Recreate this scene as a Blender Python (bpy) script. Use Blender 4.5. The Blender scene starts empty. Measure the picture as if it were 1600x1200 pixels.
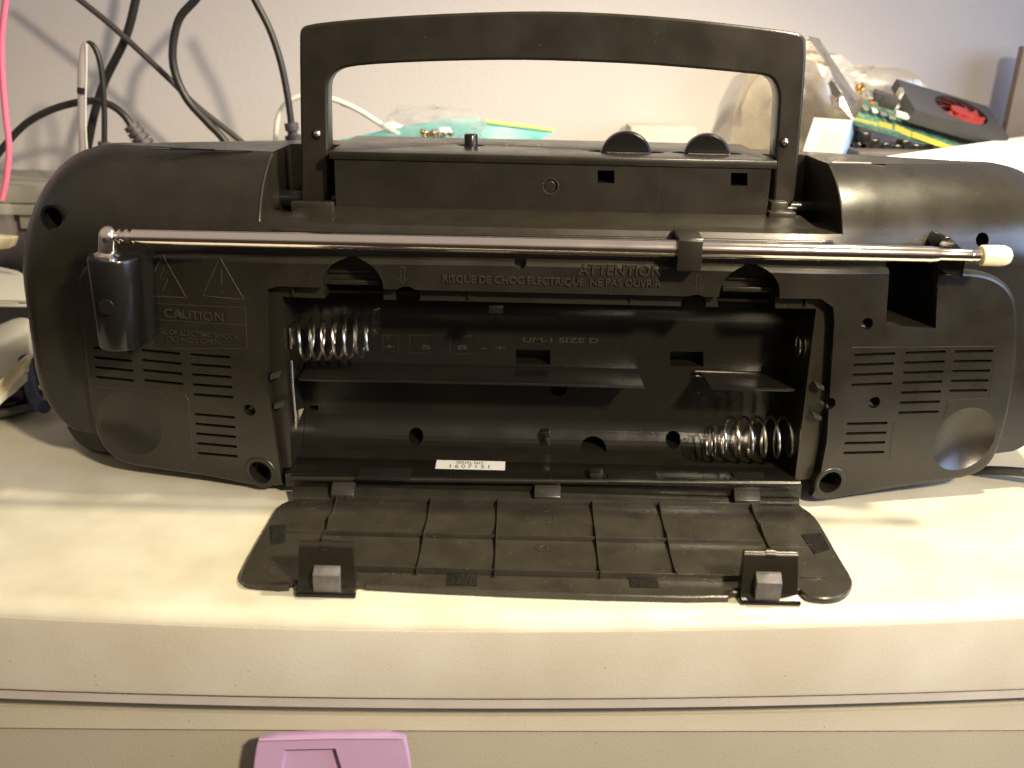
import bpy, bmesh, math, random
from mathutils import Vector, Matrix
random.seed(7)
scene = bpy.context.scene
COL = scene.collection
S = 0.01                                   # all shapes below are written in centimetres

# ------------------------------------------------------------------ camera
F_PX, PITCH, ROLL, HC, DC = 1555.0, math.radians(19.0), 0.022, 22.8, 47.3
FW = Vector((0, math.cos(PITCH), -math.sin(PITCH)))
R0 = Vector((1, 0, 0)); U0 = Vector((0, math.sin(PITCH), math.cos(PITCH)))
RT = R0*math.cos(ROLL) + U0*math.sin(ROLL)
UP = -R0*math.sin(ROLL) + U0*math.cos(ROLL)
CAM = Vector((0, -DC, HC))
cam = bpy.data.cameras.new('camera'); cam_o = bpy.data.objects.new('camera', cam); COL.objects.link(cam_o)
cam.sensor_width = 36; cam.lens = 36*F_PX/1600; cam.clip_start = .01; cam.clip_end = 50
m = Matrix((RT, UP, -FW)).transposed().to_4x4(); m.translation = CAM*S
cam_o.matrix_world = m; scene.camera = cam_o
cam.dof.use_dof = True; cam.dof.focus_distance = .50; cam.dof.aperture_fstop = 4.0*2.2

# ------------------------------------------------------------------ world and lamps
w = bpy.data.worlds.new("World"); scene.world = w; w.use_nodes = True
_n = w.node_tree.nodes; _l = w.node_tree.links                  # a dim room: warm ceiling fading to a darker floor
_tc = _n.new('ShaderNodeTexCoord'); _sx = _n.new('ShaderNodeSeparateXYZ'); _cr = _n.new('ShaderNodeValToRGB'); _mr = _n.new('ShaderNodeMapRange')
_mr.inputs[1].default_value = -1; _l.new(_tc.outputs['Generated'], _sx.inputs[0]); _l.new(_sx.outputs['Z'], _mr.inputs[0]); _l.new(_mr.outputs[0], _cr.inputs[0])
_cr.color_ramp.elements[0].position = .42; _cr.color_ramp.elements[0].color = (.10, .065, .05, 1)
_cr.color_ramp.elements[1].position = .68; _cr.color_ramp.elements[1].color = (.95, .79, .66, 1)
_l.new(_cr.outputs[0], _n['Background'].inputs[0]); _n['Background'].inputs[1].default_value = .36

def lamp(name, kind, loc, target, power, color, size=.05, size_y=None, spot=None, blend=.6):
    l = bpy.data.lights.new(name, kind); o = bpy.data.objects.new(name, l); COL.objects.link(o)
    l.energy = power; l.color = color
    if kind == 'AREA':
        l.shape = 'RECTANGLE'; l.size = size; l.size_y = size_y or size
    else:
        l.shadow_soft_size = size
    if kind == 'SPOT':
        l.spot_size = math.radians(spot); l.spot_blend = blend
    o.location = Vector(loc)*S
    o.rotation_euler = (Vector(target)-Vector(loc)).to_track_quat('-Z', 'Y').to_euler()
    return o
lamp('desk_lamp_light', 'SPOT', (31, 2, 56), (4, -6, 0), 21.5, (1, .87, .58), .02, spot=108, blend=.75)
lamp('room_lamp_light', 'SPOT', (50, -78, 66), (8, -8, 3), 70, (1, .83, .59), .045, spot=62, blend=.9)
lamp('window_light', 'AREA', (130, -46, 46), (10, 10, 8), 12, (.50, .66, 1), .75, .55)
scene.view_settings.view_transform = 'Standard'; scene.view_settings.look = 'None'
scene.view_settings.exposure = 0.12; scene.view_settings.gamma = 1

# ------------------------------------------------------------------ pixel helpers
def ray(px, py):
    return FW + RT*((px-800)/F_PX) - UP*((py-600)/F_PX)
def atY(px, py, Y):
    r = ray(px, py); t = (Y-CAM.y)/r.y; return CAM + r*t
def atZ(px, py, Z):
    r = ray(px, py); t = (Z-CAM.z)/r.z; return CAM + r*t
UC, BU0, BW, BS = 1.9, 11.0, 4.0, .20
def Bf(u):                                  # the back bulges: both ends fall away from the middle
    a = abs(u-UC)-BU0
    if a <= 0: return 0.
    return BS*a*a/(2*BW) if a < BW else BS*(a-BW/2)
def rise(u, z):
    a = abs(u-UC)-13.
    return 0. if a <= 0 else .09*a*min(1, max(0, 1-z/9))
def bend(v):
    u, d, z = v
    return (u, d+Bf(u), z+rise(u, z))
def P(px, py, d=0.):
    u = 0.
    for i in range(12):
        p = atY(px, py, d+Bf(u)); u = p.x
    z = p.z
    for i in range(12): z = p.z-rise(u, z)
    return (u, z)
def PL(pts, d=0.): return [P(x, y, d) for x, y in pts]

# ------------------------------------------------------------------ mesh helpers
def chaikin(pts, n=2, closed=True):
    for k in range(n):
        q = []; L = len(pts)
        for i in range(L if closed else L-1):
            a = pts[i]; b = pts[(i+1) % L]
            q.append(tuple(.75*x+.25*y for x, y in zip(a, b))); q.append(tuple(.25*x+.75*y for x, y in zip(a, b)))
        if not closed: q = [pts[0]]+q+[pts[-1]]
        pts = q
    return pts
def area2(p): return sum(p[i][0]*p[(i+1) % len(p)][1]-p[(i+1) % len(p)][0]*p[i][1] for i in range(len(p)))
def inset(p, w):
    s = 1 if area2(p) > 0 else -1; q = []; L = len(p)
    for i in range(L):
        a, b, c = p[i-1], p[i], p[(i+1) % L]
        e1 = Vector((b[0]-a[0], b[1]-a[1])); e2 = Vector((c[0]-b[0], c[1]-b[1]))
        if e1.length < 1e-9 or e2.length < 1e-9: q.append(b); continue
        e1.normalize(); e2.normalize()
        n1 = Vector((-e1.y, e1.x))*s; n2 = Vector((-e2.y, e2.x))*s; n = n1+n2
        if n.length < 1e-6: q.append(b); continue
        n.normalize(); k = w/max(.5, n.dot(n1))
        q.append((b[0]+n.x*k, b[1]+n.y*k))
    return q
class MB:
    def __init__(s): s.v = []; s.f = []
    def add(s, v, f):
        o = len(s.v); s.v += [tuple(x) for x in v]; s.f += [tuple(i+o for i in q) for q in f]; return s
    def loft(s, rings, cap0=True, cap1=True, close=True):
        n = len(rings[0]); o = len(s.v)
        for r in rings: s.v += [tuple(x) for x in r]
        for j in range(len(rings)-1):
            for i in range(n if close else n-1):
                a = o+j*n+i; b = o+j*n+(i+1) % n
                s.f.append((a, b, b+n, a+n))
        if cap0: s.f.append(tuple(o+i for i in reversed(range(n))))
        if cap1: s.f.append(tuple(o+(len(rings)-1)*n+i for i in range(n)))
        return s
    def prism(s, poly, d0, d1, bev=0.):      # poly in (u,z), pushed along d
        if bev:
            q = inset(poly, bev); q2 = inset(poly, bev*.3)
            sg = 1 if d1 > d0 else -1
            R = [[(x, d0, z) for x, z in q], [(x, d0+sg*bev*.3, z) for x, z in q2], [(x, d0+sg*bev, z) for x, z in poly], [(x, d1-sg*bev, z) for x, z in poly], [(x, d1-sg*bev*.3, z) for x, z in q2], [(x, d1, z) for x, z in q]]
        else: R = [[(x, d0, z) for x, z in poly], [(x, d1, z) for x, z in poly]]
        return s.loft(R)
    def box(s, a, b):
        x0, y0, z0 = [min(p, q) for p, q in zip(a, b)]; x1, y1, z1 = [max(p, q) for p, q in zip(a, b)]
        return s.loft([[(x0, y0, z0), (x1, y0, z0), (x1, y1, z0), (x0, y1, z0)], [(x0, y0, z1), (x1, y0, z1), (x1, y1, z1), (x0, y1, z1)]])
    def hexa(s, lo, hi): return s.loft([lo, hi])
    def cyl(s, p, q, r0, r1=None, n=24, prof=None, caps=True):   # prof: list of (t, r)
        p = Vector(p); q = Vector(q); ax = (q-p); L = ax.length; ax.normalize()
        t = Vector((0, 0, 1)) if abs(ax.z) < .9 else Vector((1, 0, 0))
        a = ax.cross(t).normalized(); b = ax.cross(a)
        prof = prof or [(0, r0), (1, r0 if r1 is None else r1)]
        R = []
        for t_, r in prof:
            c = p+ax*(L*t_); r = max(r, 1e-4)
            R.append([c+a*(r*math.cos(2*math.pi*i/n))+b*(r*math.sin(2*math.pi*i/n)) for i in range(n)])
        return s.loft(R, caps, caps)
    def tube(s, pts, r, n=10, flat=None, caps=True):
        pts = [Vector(p) for p in pts]; R = []
        a = None
        for i, p in enumerate(pts):
            t = (pts[min(i+1, len(pts)-1)]-pts[max(i-1, 0)]).normalized()
            if a is None:
                a = t.cross(Vector((0, 1, 0)) if abs(t.y) < .9 else Vector((1, 0, 0))).normalized()
            else: a = (a-t*a.dot(t)).normalized()
            b = t.cross(a)
            rr = r[i] if isinstance(r, (list, tuple)) else r
            ra, rb = (rr, rr) if flat is None else (rr, rr*flat)
            R.append([p+a*(ra*math.cos(2*math.pi*k/n))+b*(rb*math.sin(2*math.pi*k/n)) for k in range(n)])
        return s.loft(R, caps, caps)
    def sphere(s, c, r, n=20, m=12, sc=(1, 1, 1)):
        R = []
        for j in range(m+1):
            th = math.pi*j/m; rr = max(math.sin(th), 1e-3)
            R.append([(c[0]+sc[0]*r*rr*math.cos(2*math.pi*i/n), c[1]+sc[1]*r*rr*math.sin(2*math.pi*i/n), c[2]+sc[2]*r*math.cos(th)) for i in range(n)])
        return s.loft(R)
def catmull(pts, k=8):
    pts = [Vector(p) for p in pts]; q = []
    for i in range(len(pts)-1):
        a = pts[max(i-1, 0)]; b = pts[i]; c = pts[i+1]; d = pts[min(i+2, len(pts)-1)]
        for j in range(k):
            t = j/k
            q.append(.5*((2*b)+(c-a)*t+(2*a-5*b+4*c-d)*t*t+(3*b-a-3*c+d)*t**3))
    q.append(pts[-1]); return q
def circle(u, z, r, n=32, rz=None): return [(u+r*math.cos(2*math.pi*i/n), z+(rz or r)*math.sin(2*math.pi*i/n)) for i in range(n)]
def pcircle(px, py, rpx, d=0., n=32):
    u, z = P(px, py, d); a = P(px+rpx, py, d); return circle(u, z, abs(a[0]-u), n)

def mesh_from(mb, name='m'):
    me = bpy.data.meshes.new(name); me.from_pydata(mb.v, [], mb.f); me.validate()
    bm = bmesh.new(); bm.from_mesh(me); bmesh.ops.recalc_face_normals(bm, faces=bm.faces); bm.to_mesh(me); bm.free()
    return me
def boolean(me, cutters, use_self=False):
    o = bpy.data.objects.new('tmp', me); COL.objects.link(o); tmp = [o]
    for c in cutters:
        op = 'DIFFERENCE'
        if isinstance(c, tuple): op, c = c
        co = bpy.data.objects.new('tmpc', mesh_from(c)); COL.objects.link(co); tmp.append(co)
        md = o.modifiers.new('b', 'BOOLEAN'); md.object = co; md.operation = op; md.solver = 'EXACT'; md.use_self = use_self
        dg = bpy.context.evaluated_depsgraph_get(); dg.update()
        r = bpy.data.meshes.new_from_object(o.evaluated_get(dg)); o.modifiers.clear(); o.data = r
        bm = bmesh.new(); bm.from_mesh(r); vol = bm.calc_volume(); bad = sum(1 for e in bm.edges if not e.is_manifold); bm.free(); 0 and print('BOOL', len(r.vertices), round(vol,2), 'nonmanifold', bad)
    for t in tmp: bpy.data.objects.remove(t)
    return r
WPOS = {}
def put(name, me, mat, parent=None, angle=35, bent=False, cuts=True, bevel=0, smooth=True, weld=True, pre=None):
    bm = bmesh.new(); bm.from_mesh(me)
    if weld: bmesh.ops.remove_doubles(bm, verts=bm.verts, dist=1e-4)
    big = [f for f in bm.faces if len(f.verts) > 4]
    if bent and cuts and big: bmesh.ops.triangulate(bm, faces=big)
    if bevel:
        es = [e for e in bm.edges if len(e.link_faces) == 2 and e.calc_face_angle(0) > math.radians(40)]
        bmesh.ops.bevel(bm, geom=es, offset=bevel, segments=2, profile=.5, affect='EDGES', clamp_overlap=True)
    if bent and cuts:
        us = [v.co.x for v in bm.verts]
        lo, hi = min(us), max(us)
        x = -30.
        while x < 36:
            if lo+.02 < x < hi-.02 and abs(x-UC) > BU0-1.3:
                bmesh.ops.bisect_plane(bm, geom=bm.verts[:]+bm.edges[:]+bm.faces[:], plane_co=(x, 0, 0), plane_no=(1, 0, 0), dist=1e-5)
            x += 1.0
    bm.normal_update(); flat = set(f for f in bm.faces if abs(f.normal.y) > .9995 and (len(f.verts) != 4 or (bent and cuts)))
    if pre:
        for v in bm.verts: v.co = Vector(pre(v.co))
    if bent:
        for v in bm.verts: v.co = Vector(bend(v.co))
    a = math.radians(angle)
    for f in bm.faces: f.smooth = smooth and f not in flat
    for e in bm.edges: e.smooth = not (len(e.link_faces) != 2 or e.calc_face_angle(0) > a)
    xs = [v.co for v in bm.verts]
    c = Vector([(min(v[i] for v in xs)+max(v[i] for v in xs))/2 for i in range(3)])
    for v in bm.verts: v.co = (v.co-c)*S
    bm.to_mesh(me); bm.free(); me.name = name
    o = bpy.data.objects.new(name, me); COL.objects.link(o)
    if mat: me.materials.clear(); me.materials.append(mat)
    if parent is not None:
        o.parent = parent; o.location = c*S-WPOS[parent.name]
    else: o.location = c*S
    WPOS[o.name] = c*S
    return o
def mk(name, mb, mat, parent=None, **k): return put(name, mesh_from(mb, name), mat, parent, **k)
def tag(o, label=None, cat=None, group=None, kind=None):
    if label: o['label'] = label
    if cat: o['category'] = cat
    if group: o['group'] = group
    if kind: o['kind'] = kind
    return o
def thing(name, loc, label, cat, group=None):
    o = bpy.data.objects.new(name, None); COL.objects.link(o); o.location = Vector(loc)*S; o.empty_display_size = .02
    WPOS[o.name] = Vector(loc)*S
    return tag(o, label, cat, group)

# ------------------------------------------------------------------ materials
def mat(name, base, rough=.5, metal=0., spec=.5, var=.0, vscale=40, rvar=0., rscale=30, bump=0., bscale=400, coat=0., trans=0., alpha=1., base2=None, specks=0., speck_col=(.4, .38, .33), emis=None, stretch=None, ior=1.5, sscale=330, sthr=.10):
    m = bpy.data.materials.new(name); m.use_nodes = True; nt = m.node_tree; N = nt.nodes; L = nt.links
    b = N['Principled BSDF']; b.inputs['Base Color'].default_value = (*base, 1)
    b.inputs['Roughness'].default_value = rough; b.inputs['Metallic'].default_value = metal
    b.inputs['Specular IOR Level'].default_value = spec; b.inputs['IOR'].default_value = ior
    b.inputs['Coat Weight'].default_value = coat; b.inputs['Transmission Weight'].default_value = trans; b.inputs['Alpha'].default_value = alpha
    tc = N.new('ShaderNodeTexCoord'); mp = N.new('ShaderNodeMapping'); L.new(tc.outputs['Object'], mp.inputs[0])
    if stretch: mp.inputs['Scale'].default_value = stretch
    def noise(sc, det=4):
        n = N.new('ShaderNodeTexNoise'); n.inputs['Scale'].default_value = sc; n.inputs['Detail'].default_value = det; L.new(mp.outputs[0], n.inputs[0]); return n
    col = None
    if var or base2:
        n = noise(vscale, 6); mx = N.new('ShaderNodeMix'); mx.data_type = 'RGBA'
        b2 = base2 or tuple(c*(1-var) for c in base)
        mx.inputs[6].default_value = (*base, 1); mx.inputs[7].default_value = (*b2, 1)
        cr = N.new('ShaderNodeMapRange'); cr.inputs[1].default_value = .35; cr.inputs[2].default_value = .68; L.new(n.outputs[0], cr.inputs[0])
        L.new(cr.outputs[0], mx.inputs[0]); col = mx.outputs[2]
    if specks:
        v = N.new('ShaderNodeTexVoronoi'); v.inputs['Scale'].default_value = sscale; L.new(mp.outputs[0], v.inputs[0])
        n2 = noise(90, 2)
        a1 = N.new('ShaderNodeMath'); a1.operation = 'LESS_THAN'; a1.inputs[1].default_value = sthr; L.new(v.outputs['Distance'], a1.inputs[0])
        sp = N.new('ShaderNodeSeparateColor'); L.new(v.outputs['Color'], sp.inputs[0])
        a2 = N.new('ShaderNodeMath'); a2.operation = 'LESS_THAN'; a2.inputs[1].default_value = specks; L.new(sp.outputs[0], a2.inputs[0])
        a3 = N.new('ShaderNodeMath'); a3.operation = 'MULTIPLY'; L.new(a1.outputs[0], a3.inputs[0]); L.new(a2.outputs[0], a3.inputs[1])
        mx2 = N.new('ShaderNodeMix'); mx2.data_type = 'RGBA'; L.new(a3.outputs[0], mx2.inputs[0])
        if col: L.new(col, mx2.inputs[6])
        else: mx2.inputs[6].default_value = (*base, 1)
        mx2.inputs[7].default_value = (*speck_col, 1); col = mx2.outputs[2]
    if col: L.new(col, b.inputs['Base Color'])
    if rvar:
        n = noise(rscale, 5); mr = N.new('ShaderNodeMapRange'); mr.inputs[1].default_value = .3; mr.inputs[2].default_value = .7
        mr.inputs[3].default_value = rough-rvar; mr.inputs[4].default_value = rough+rvar; L.new(n.outputs[0], mr.inputs[0]); L.new(mr.outputs[0], b.inputs['Roughness'])
    if bump:
        n = noise(bscale, 5); bp = N.new('ShaderNodeBump'); bp.inputs['Strength'].default_value = bump; bp.inputs['Distance'].default_value = .0005
        L.new(n.outputs[0], bp.inputs['Height']); L.new(bp.outputs[0], b.inputs['Normal'])
    if emis:
        b.inputs['Emission Color'].default_value = (*emis[0], 1); b.inputs['Emission Strength'].default_value = emis[1]
    return m
M = {}
M['plastic'] = mat('black_plastic', (.018, .015, .010), .30, var=.3, vscale=60, rvar=.07, rscale=35, bump=.07, bscale=1500, specks=.07, speck_col=(.07, .06, .04))
M['gloss'] = mat('glossy_black_plastic', (.008, .0075, .007), .20, spec=.4, rvar=.06, bump=.08, bscale=900)
M['emboss'] = mat('highlight_toned_plastic', (.034, .030, .023), .2, rvar=.04)  # same black plastic, colour lifted to stand in for highlights on raised edges
M['lid'] = mat('dusty_black_plastic', (.036, .032, .024), .27, var=.35, vscale=50, rvar=.1, rscale=60, bump=.10, bscale=1300, specks=.16, speck_col=(.12, .11, .08))
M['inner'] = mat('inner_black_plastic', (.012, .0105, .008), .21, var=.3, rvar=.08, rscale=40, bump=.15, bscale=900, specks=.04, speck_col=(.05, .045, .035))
M['chrome'] = mat('chrome', (1.0, .92, .84), .13, 1., rvar=.03, rscale=60, bump=.05, bscale=120)
M['spring'] = mat('spring_steel', (.62, .57, .48), .24, 1., rvar=.08)
M['cream'] = mat('cream_plastic', (.80, .72, .50), .35)
M['felt'] = mat('black_felt', (.012, .011, .009), 1., spec=.1, var=.7, vscale=900, bump=1., bscale=900, specks=.3, speck_col=(.06, .054, .04), sscale=4200, sthr=.4)
M['worn'] = mat('worn_grey_plastic', (.13, .12, .115), .4, var=.3, vscale=300)
M['label'] = mat('paper_label', (.80, .79, .72), .5)
M['ink'] = mat('dark_ink', (.06, .05, .04), .6)
M['print'] = mat('white_print', (.55, .53, .50), .5)
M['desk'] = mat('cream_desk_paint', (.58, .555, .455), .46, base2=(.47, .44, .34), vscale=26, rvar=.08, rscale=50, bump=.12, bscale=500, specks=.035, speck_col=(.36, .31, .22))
M['desk_edge'] = mat('cream_textured_edge', (.60, .57, .49), .5, base2=(.51, .465, .37), vscale=14, bump=.22, bscale=900, specks=.03, speck_col=(.28, .22, .14))
M['desk_lip'] = mat('desk_edge_strip', (.52, .48, .44), .4, var=.1)
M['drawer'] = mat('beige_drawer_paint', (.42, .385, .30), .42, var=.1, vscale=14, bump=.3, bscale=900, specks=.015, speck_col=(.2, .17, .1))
M['dark'] = mat('dark_gap', (.03, .03, .028), .7)
M['purple'] = mat('lilac_plastic', (.52, .34, .53), .32, var=.06)
M['wall'] = mat('painted_wall', (.56, .53, .53), .75, var=.05, vscale=5, bump=.35, bscale=260)
M['cable'] = mat('black_cable_rubber', (.018, .017, .016), .42, bump=.2, bscale=300)
M['cable2'] = mat('grey_black_cable', (.05, .045, .043), .38)
M['white'] = mat('white_plastic', (.78, .76, .68), .35, var=.05)
M['ribbon'] = mat('pale_glossy_ribbon', (.50, .46, .47), .15, var=.3, vscale=30)
M['pink'] = mat('pink_cord', (.86, .20, .34), .5)
M['grey'] = mat('dusty_grey_plastic', (.30, .29, .26), .6, var=.2, vscale=25, bump=.3)
M['darkgrey'] = mat('dark_grey_plastic', (.09, .075, .085), .5, var=.3)
M['paper'] = mat('white_paper', (.86, .85, .80), .6, bump=.2, bscale=120)
M['blue'] = mat('blue_cord', (.045, .055, .12), .5)
M['teal'] = mat('teal_packet', (.10, .42, .45), .25, base2=(.38, .58, .58), vscale=35, rvar=.1, bump=1., bscale=60)
M['lime'] = mat('lime_strip', (.42, .55, .18), .4)
M['brass'] = mat('brass_fittings', (.75, .58, .30), .25, 1., var=.3)
M['pcb'] = mat('green_circuit_board', (.02, .13, .08), .35, base2=(.16, .26, .20), vscale=260, bump=.6, bscale=300)
M['gold'] = mat('gold_contacts', (.85, .62, .10), .30, .6)
M['steel'] = mat('brushed_steel', (.66, .60, .50), .30, 1., rvar=.1, bump=.2, stretch=(1, 1, 6))
M['shroud'] = mat('dark_grey_shroud', (.05, .048, .052), .38, bump=.3, bscale=900)
M['red'] = mat('red_fan', (.33, .035, .03), .3)
M['copper'] = mat('copper_coil', (.7, .28, .08), .35, .7)
M['silver'] = mat('silver_capacitor', (.6, .58, .55), .3, .8)
M['cardbox'] = mat('pale_card', (.50, .48, .44), .6, var=.1)
M['skyblue'] = mat('pale_blue_card', (.34, .50, .78), .5)
M['brown'] = mat('brown_board', (.36, .28, .22), .6, var=.2)
def film(name, tint, a, rough=.12):
    m = bpy.data.materials.new(name); m.use_nodes = True; nt = m.node_tree; N = nt.nodes; L = nt.links
    N.clear(); out = N.new('ShaderNodeOutputMaterial'); mix = N.new('ShaderNodeMixShader'); tr = N.new('ShaderNodeBsdfTransparent')
    add = N.new('ShaderNodeMixShader'); g = N.new('ShaderNodeBsdfGlossy'); dfu = N.new('ShaderNodeBsdfDiffuse'); tl = N.new('ShaderNodeBsdfTranslucent'); m2 = N.new('ShaderNodeMixShader')
    dfu.inputs[0].default_value = (*tint, 1); tl.inputs[0].default_value = (*tint, 1); g.inputs[1].default_value = rough
    g.inputs[0].default_value = (.9, .9, .9, 1)
    m2.inputs[0].default_value = .45; L.new(dfu.outputs[0], m2.inputs[1]); L.new(tl.outputs[0], m2.inputs[2])
    add.inputs[0].default_value = .22; L.new(m2.outputs[0], add.inputs[1]); L.new(g.outputs[0], add.inputs[2])
    n = N.new('ShaderNodeTexNoise'); n.inputs['Scale'].default_value = 35; n.inputs['Detail'].default_value = 5
    tc = N.new('ShaderNodeTexCoord'); L.new(tc.outputs['Object'], n.inputs[0])
    bp = N.new('ShaderNodeBump'); bp.inputs['Strength'].default_value = .5; bp.inputs['Distance'].default_value = .002; L.new(n.outputs[0], bp.inputs['Height'])
    L.new(bp.outputs[0], g.inputs['Normal'])
    mr = N.new('ShaderNodeMapRange'); mr.inputs[1].default_value = .35; mr.inputs[2].default_value = .7; mr.inputs[3].default_value = a*.6; mr.inputs[4].default_value = min(1, a*1.35); L.new(n.outputs[0], mr.inputs[0])
    L.new(mr.outputs[0], mix.inputs[0]); L.new(tr.outputs[0], mix.inputs[1]); L.new(add.outputs[0], mix.inputs[2]); L.new(mix.outputs[0], out.inputs[0])
    return m
M['bag'] = film('clear_plastic_bag', (.74, .66, .52), .5, .3)
M['clear'] = film('clear_plastic_film', (.75, .72, .70), .2)

# ------------------------------------------------------------------ wall
WALLY = 31.
o = mk('wall', MB().box((-90, WALLY, -40), (100, WALLY+3, 75)), M['wall'], smooth=False); tag(o, kind='structure')

# ------------------------------------------------------------------ desk
desk = thing('desk', (0, 10, -4), 'cream painted desk under the black radio, seen over its thick front edge', 'desk')
def edge_py(px, a, b, c):                       # curve through px 0, 800, 1600
    t = (px-800)/800.; return b+(c-a)/2*t+((a+c)/2-b)*t*t
XS = list(range(-700, 2301, 50))
def front_profile():
    rows = []
    for px in XS:
        p = atZ(px, edge_py(px, 940, 963, 943), 0); x, y = p.x, p.y
        yb = y-.25
        zb = atY(px, edge_py(px, 1077, 1092, 1078), yb).z
        r = []
        for k in range(9):                       # rounded nose
            t = k/8*math.pi/2
            r.append((x, y+.75-1.0*math.sin(t), -.75+.75*math.cos(t)))
        r += [(x, yb, -1.8), (x, yb, zb+.15), (x, yb+.03, zb)]
        rows.append(r)
    return rows
rows = front_profile()
mb = MB(); n = len(rows[0])
full = [[(r[0][0], WALLY, 0)]+[(r[0][0], y, 0) for y in (20, 10, 4, 0, -4, -7)]+r+[(r[0][0], WALLY, rows[0][-1][2])] for r in rows]
mb.loft(full)
o = mk('desk_top', mb, M['desk'], desk, angle=60)
# front skin of the edge has its own textured cover
mb = MB(); sk = []
for r in rows:
    q = [(x, y-.012, z) for x, y, z in r[7:]]; sk.append(q+[(x, y+.03, z) for x, y, z in reversed(q)])
mk('edge_cover', mb.loft(sk), M['desk_edge'], desk, angle=60)
def strip(name, ya, yb, Ya, Yb, material, thick=.3):
    mb = MB(); R = []
    for px in XS:
        base = atZ(px, edge_py(px, 940, 963, 943), 0)
        a = atY(px, edge_py(px, *ya), base.y+Ya); b = atY(px, edge_py(px, *yb), base.y+Yb)
        R.append([a, b, (b.x, b.y+thick, b.z), (a.x, a.y+thick, a.z)])
    return mk(name, mb.loft(R), material, desk, angle=30)
strip('edge_strip', (1079, 1094, 1080), (1091, 1107, 1090), -.03, -.01, M['desk_lip'])
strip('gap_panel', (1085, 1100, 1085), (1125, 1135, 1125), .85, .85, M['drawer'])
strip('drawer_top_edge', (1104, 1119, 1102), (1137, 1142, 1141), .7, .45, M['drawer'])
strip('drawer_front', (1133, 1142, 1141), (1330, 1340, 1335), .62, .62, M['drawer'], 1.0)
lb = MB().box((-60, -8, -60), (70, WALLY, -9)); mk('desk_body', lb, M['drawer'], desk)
# small screw / nick on the edge
p = atY(73, 978, rows[15][9][1]); mk('edge_nick', MB().cyl((p.x, p.y-.03, p.z), (p.x, p.y+.1, p.z), .10, .07), M['steel'], desk)
# purple label holder on the drawer
hold = thing('label_holder', (-6.5, -9.5, -9), 'lilac plastic label holder hanging on the beige drawer below the desk edge', 'label holder')
yb = atZ(520, 960, 0).y-.55
PP = lambda pts, Y: [(atY(x, y, Y).x, atY(x, y, Y).z) for x, y in pts]
body = PP([(404, 1152), (520, 1149), (632, 1149), (638, 1175), (643, 1210), (645, 1300), (392, 1300), (394, 1210), (398, 1175)], yb)
me = mesh_from(MB().prism(chaikin(body, 1), yb, yb+.42, .08))
c1 = PP([(442, 1170), (526, 1168), (537, 1205), (540, 1320), (432, 1320), (436, 1210)], yb)
me = boolean(me, [MB().loft([[(x, yb-.2, z) for x, z in c1], [(x, yb+.25, z) for x, z in inset(c1, .12)]])])
put('holder_body', me, M['purple'], hold)
mk('holder_rim', MB().tube([atY(x, y, yb-.02) for x, y in ((405, 1156), (520, 1153), (631, 1153))], .06), M['purple'], hold)
mk('holder_clip', MB().box((-8, yb+.4, -7.9), (-4.5, yb+1.3, -7.3)), M['darkgrey'], hold)

# ------------------------------------------------------------------ the radio: rear shell
radio = thing('portable_radio', (UC, 8, 0), 'large black portable radio seen from the back with empty open battery bay and raised handle', 'radio')
uL = P(42, 450, 3.2)[0]; uR = 2*UC-uL
ZT, ZB = 17.2, 0.95
def shell_ring(il, it, ib, d, ztop=ZT, dz=0, n=14):
    x0, x1, z0, z1 = uL+il, uR-il, ZB+ib+dz, ztop-it
    k = 1-min(.75, il/6)
    rtx, rtz, rbx, rbz = 5.8*k, 6.4*k, 2.6*k, 4.6*k
    pts = []
    for cx, cz, rx, rz, a0 in ((x1-rtx, z1-rtz, rtx, rtz, 0), (x0+rtx, z1-rtz, rtx, rtz, 90), (x0+rbx, z0+rbz, rbx, rbz, 180), (x1-rbx, z0+rbz, rbx, rbz, 270)):
        for i in range(n+1):
            a = math.radians(a0+90*i/n); pts.append((cx+rx*math.cos(a), d, cz+rz*math.sin(a)))
    return pts
rings = []
K = 16; TM = 1.22
for k in range(K+1):
    t = TM*k/K; c = 1-math.sin(t)/math.sin(TM)
    rings.append(shell_ring(1.9*c, 4.5*c, .35*c, .5+4.0*(1-math.cos(t))/(1-math.cos(TM))))
for d in (4.72, 6, 9, 11.5): rings.append(shell_ring(0, 0, 0, d))
rings.append(shell_ring(.3, .15, 0, 12.6)); rings.append(shell_ring(1.0, .8, .2, 13.6)); rings.append(shell_ring(2.2, 2.2, .5, 14.3))
def front_curve(v):                         # the far side of the case curves away at both ends too
    u, d, z = v; c = .75*max(0, abs(u-UC)-13.2); k = min(.88, c/7.9)
    return (u, d if d < 4.7 else 4.7+(d-4.7)*(1-k), z)
shell = mesh_from(MB().loft(rings))
# compartment mouth
mouth = PL([(417, 452), (436, 447), (1283, 467), (1302, 480), (1304, 500), (1292, 690), (1280, 752), (1262, 790), (452, 790), (440, 752), (418, 600)])
def zfloor(): return 1.35
cav_top = P(860, 474, .6)[1]
cavity = PL([(447, 476), (1268, 480), (1262, 560), (1250, 753), (456, 745), (449, 600)], .6)
cavity = [(u, (cav_top if z > 8 else zfloor())) if True else 0 for u, z in cavity]
cavL, cavR = P(449, 560, 1.)[0], P(1262, 560, 1.)[0]
cavity = [(cavL, zfloor()), (cavR, zfloor()), (cavR, cav_top), (cavL, cav_top)]
ARC_L = pcircle(551, 451, 48, 0, 40); ARC_R = pcircle(1171, 462, 47.5, 0, 40)
cut_arcs = MB().prism(ARC_L, -1, 1.5).prism(ARC_R, -1, 1.5)
arc_slot = MB()
for a, b, y in ((504, 597, 446), (1125, 1216, 458)):
    q = PL([(a, y), (b, y+1), (b, y+40), (a, y+40)]); arc_slot.prism(q, -1, 3)
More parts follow.
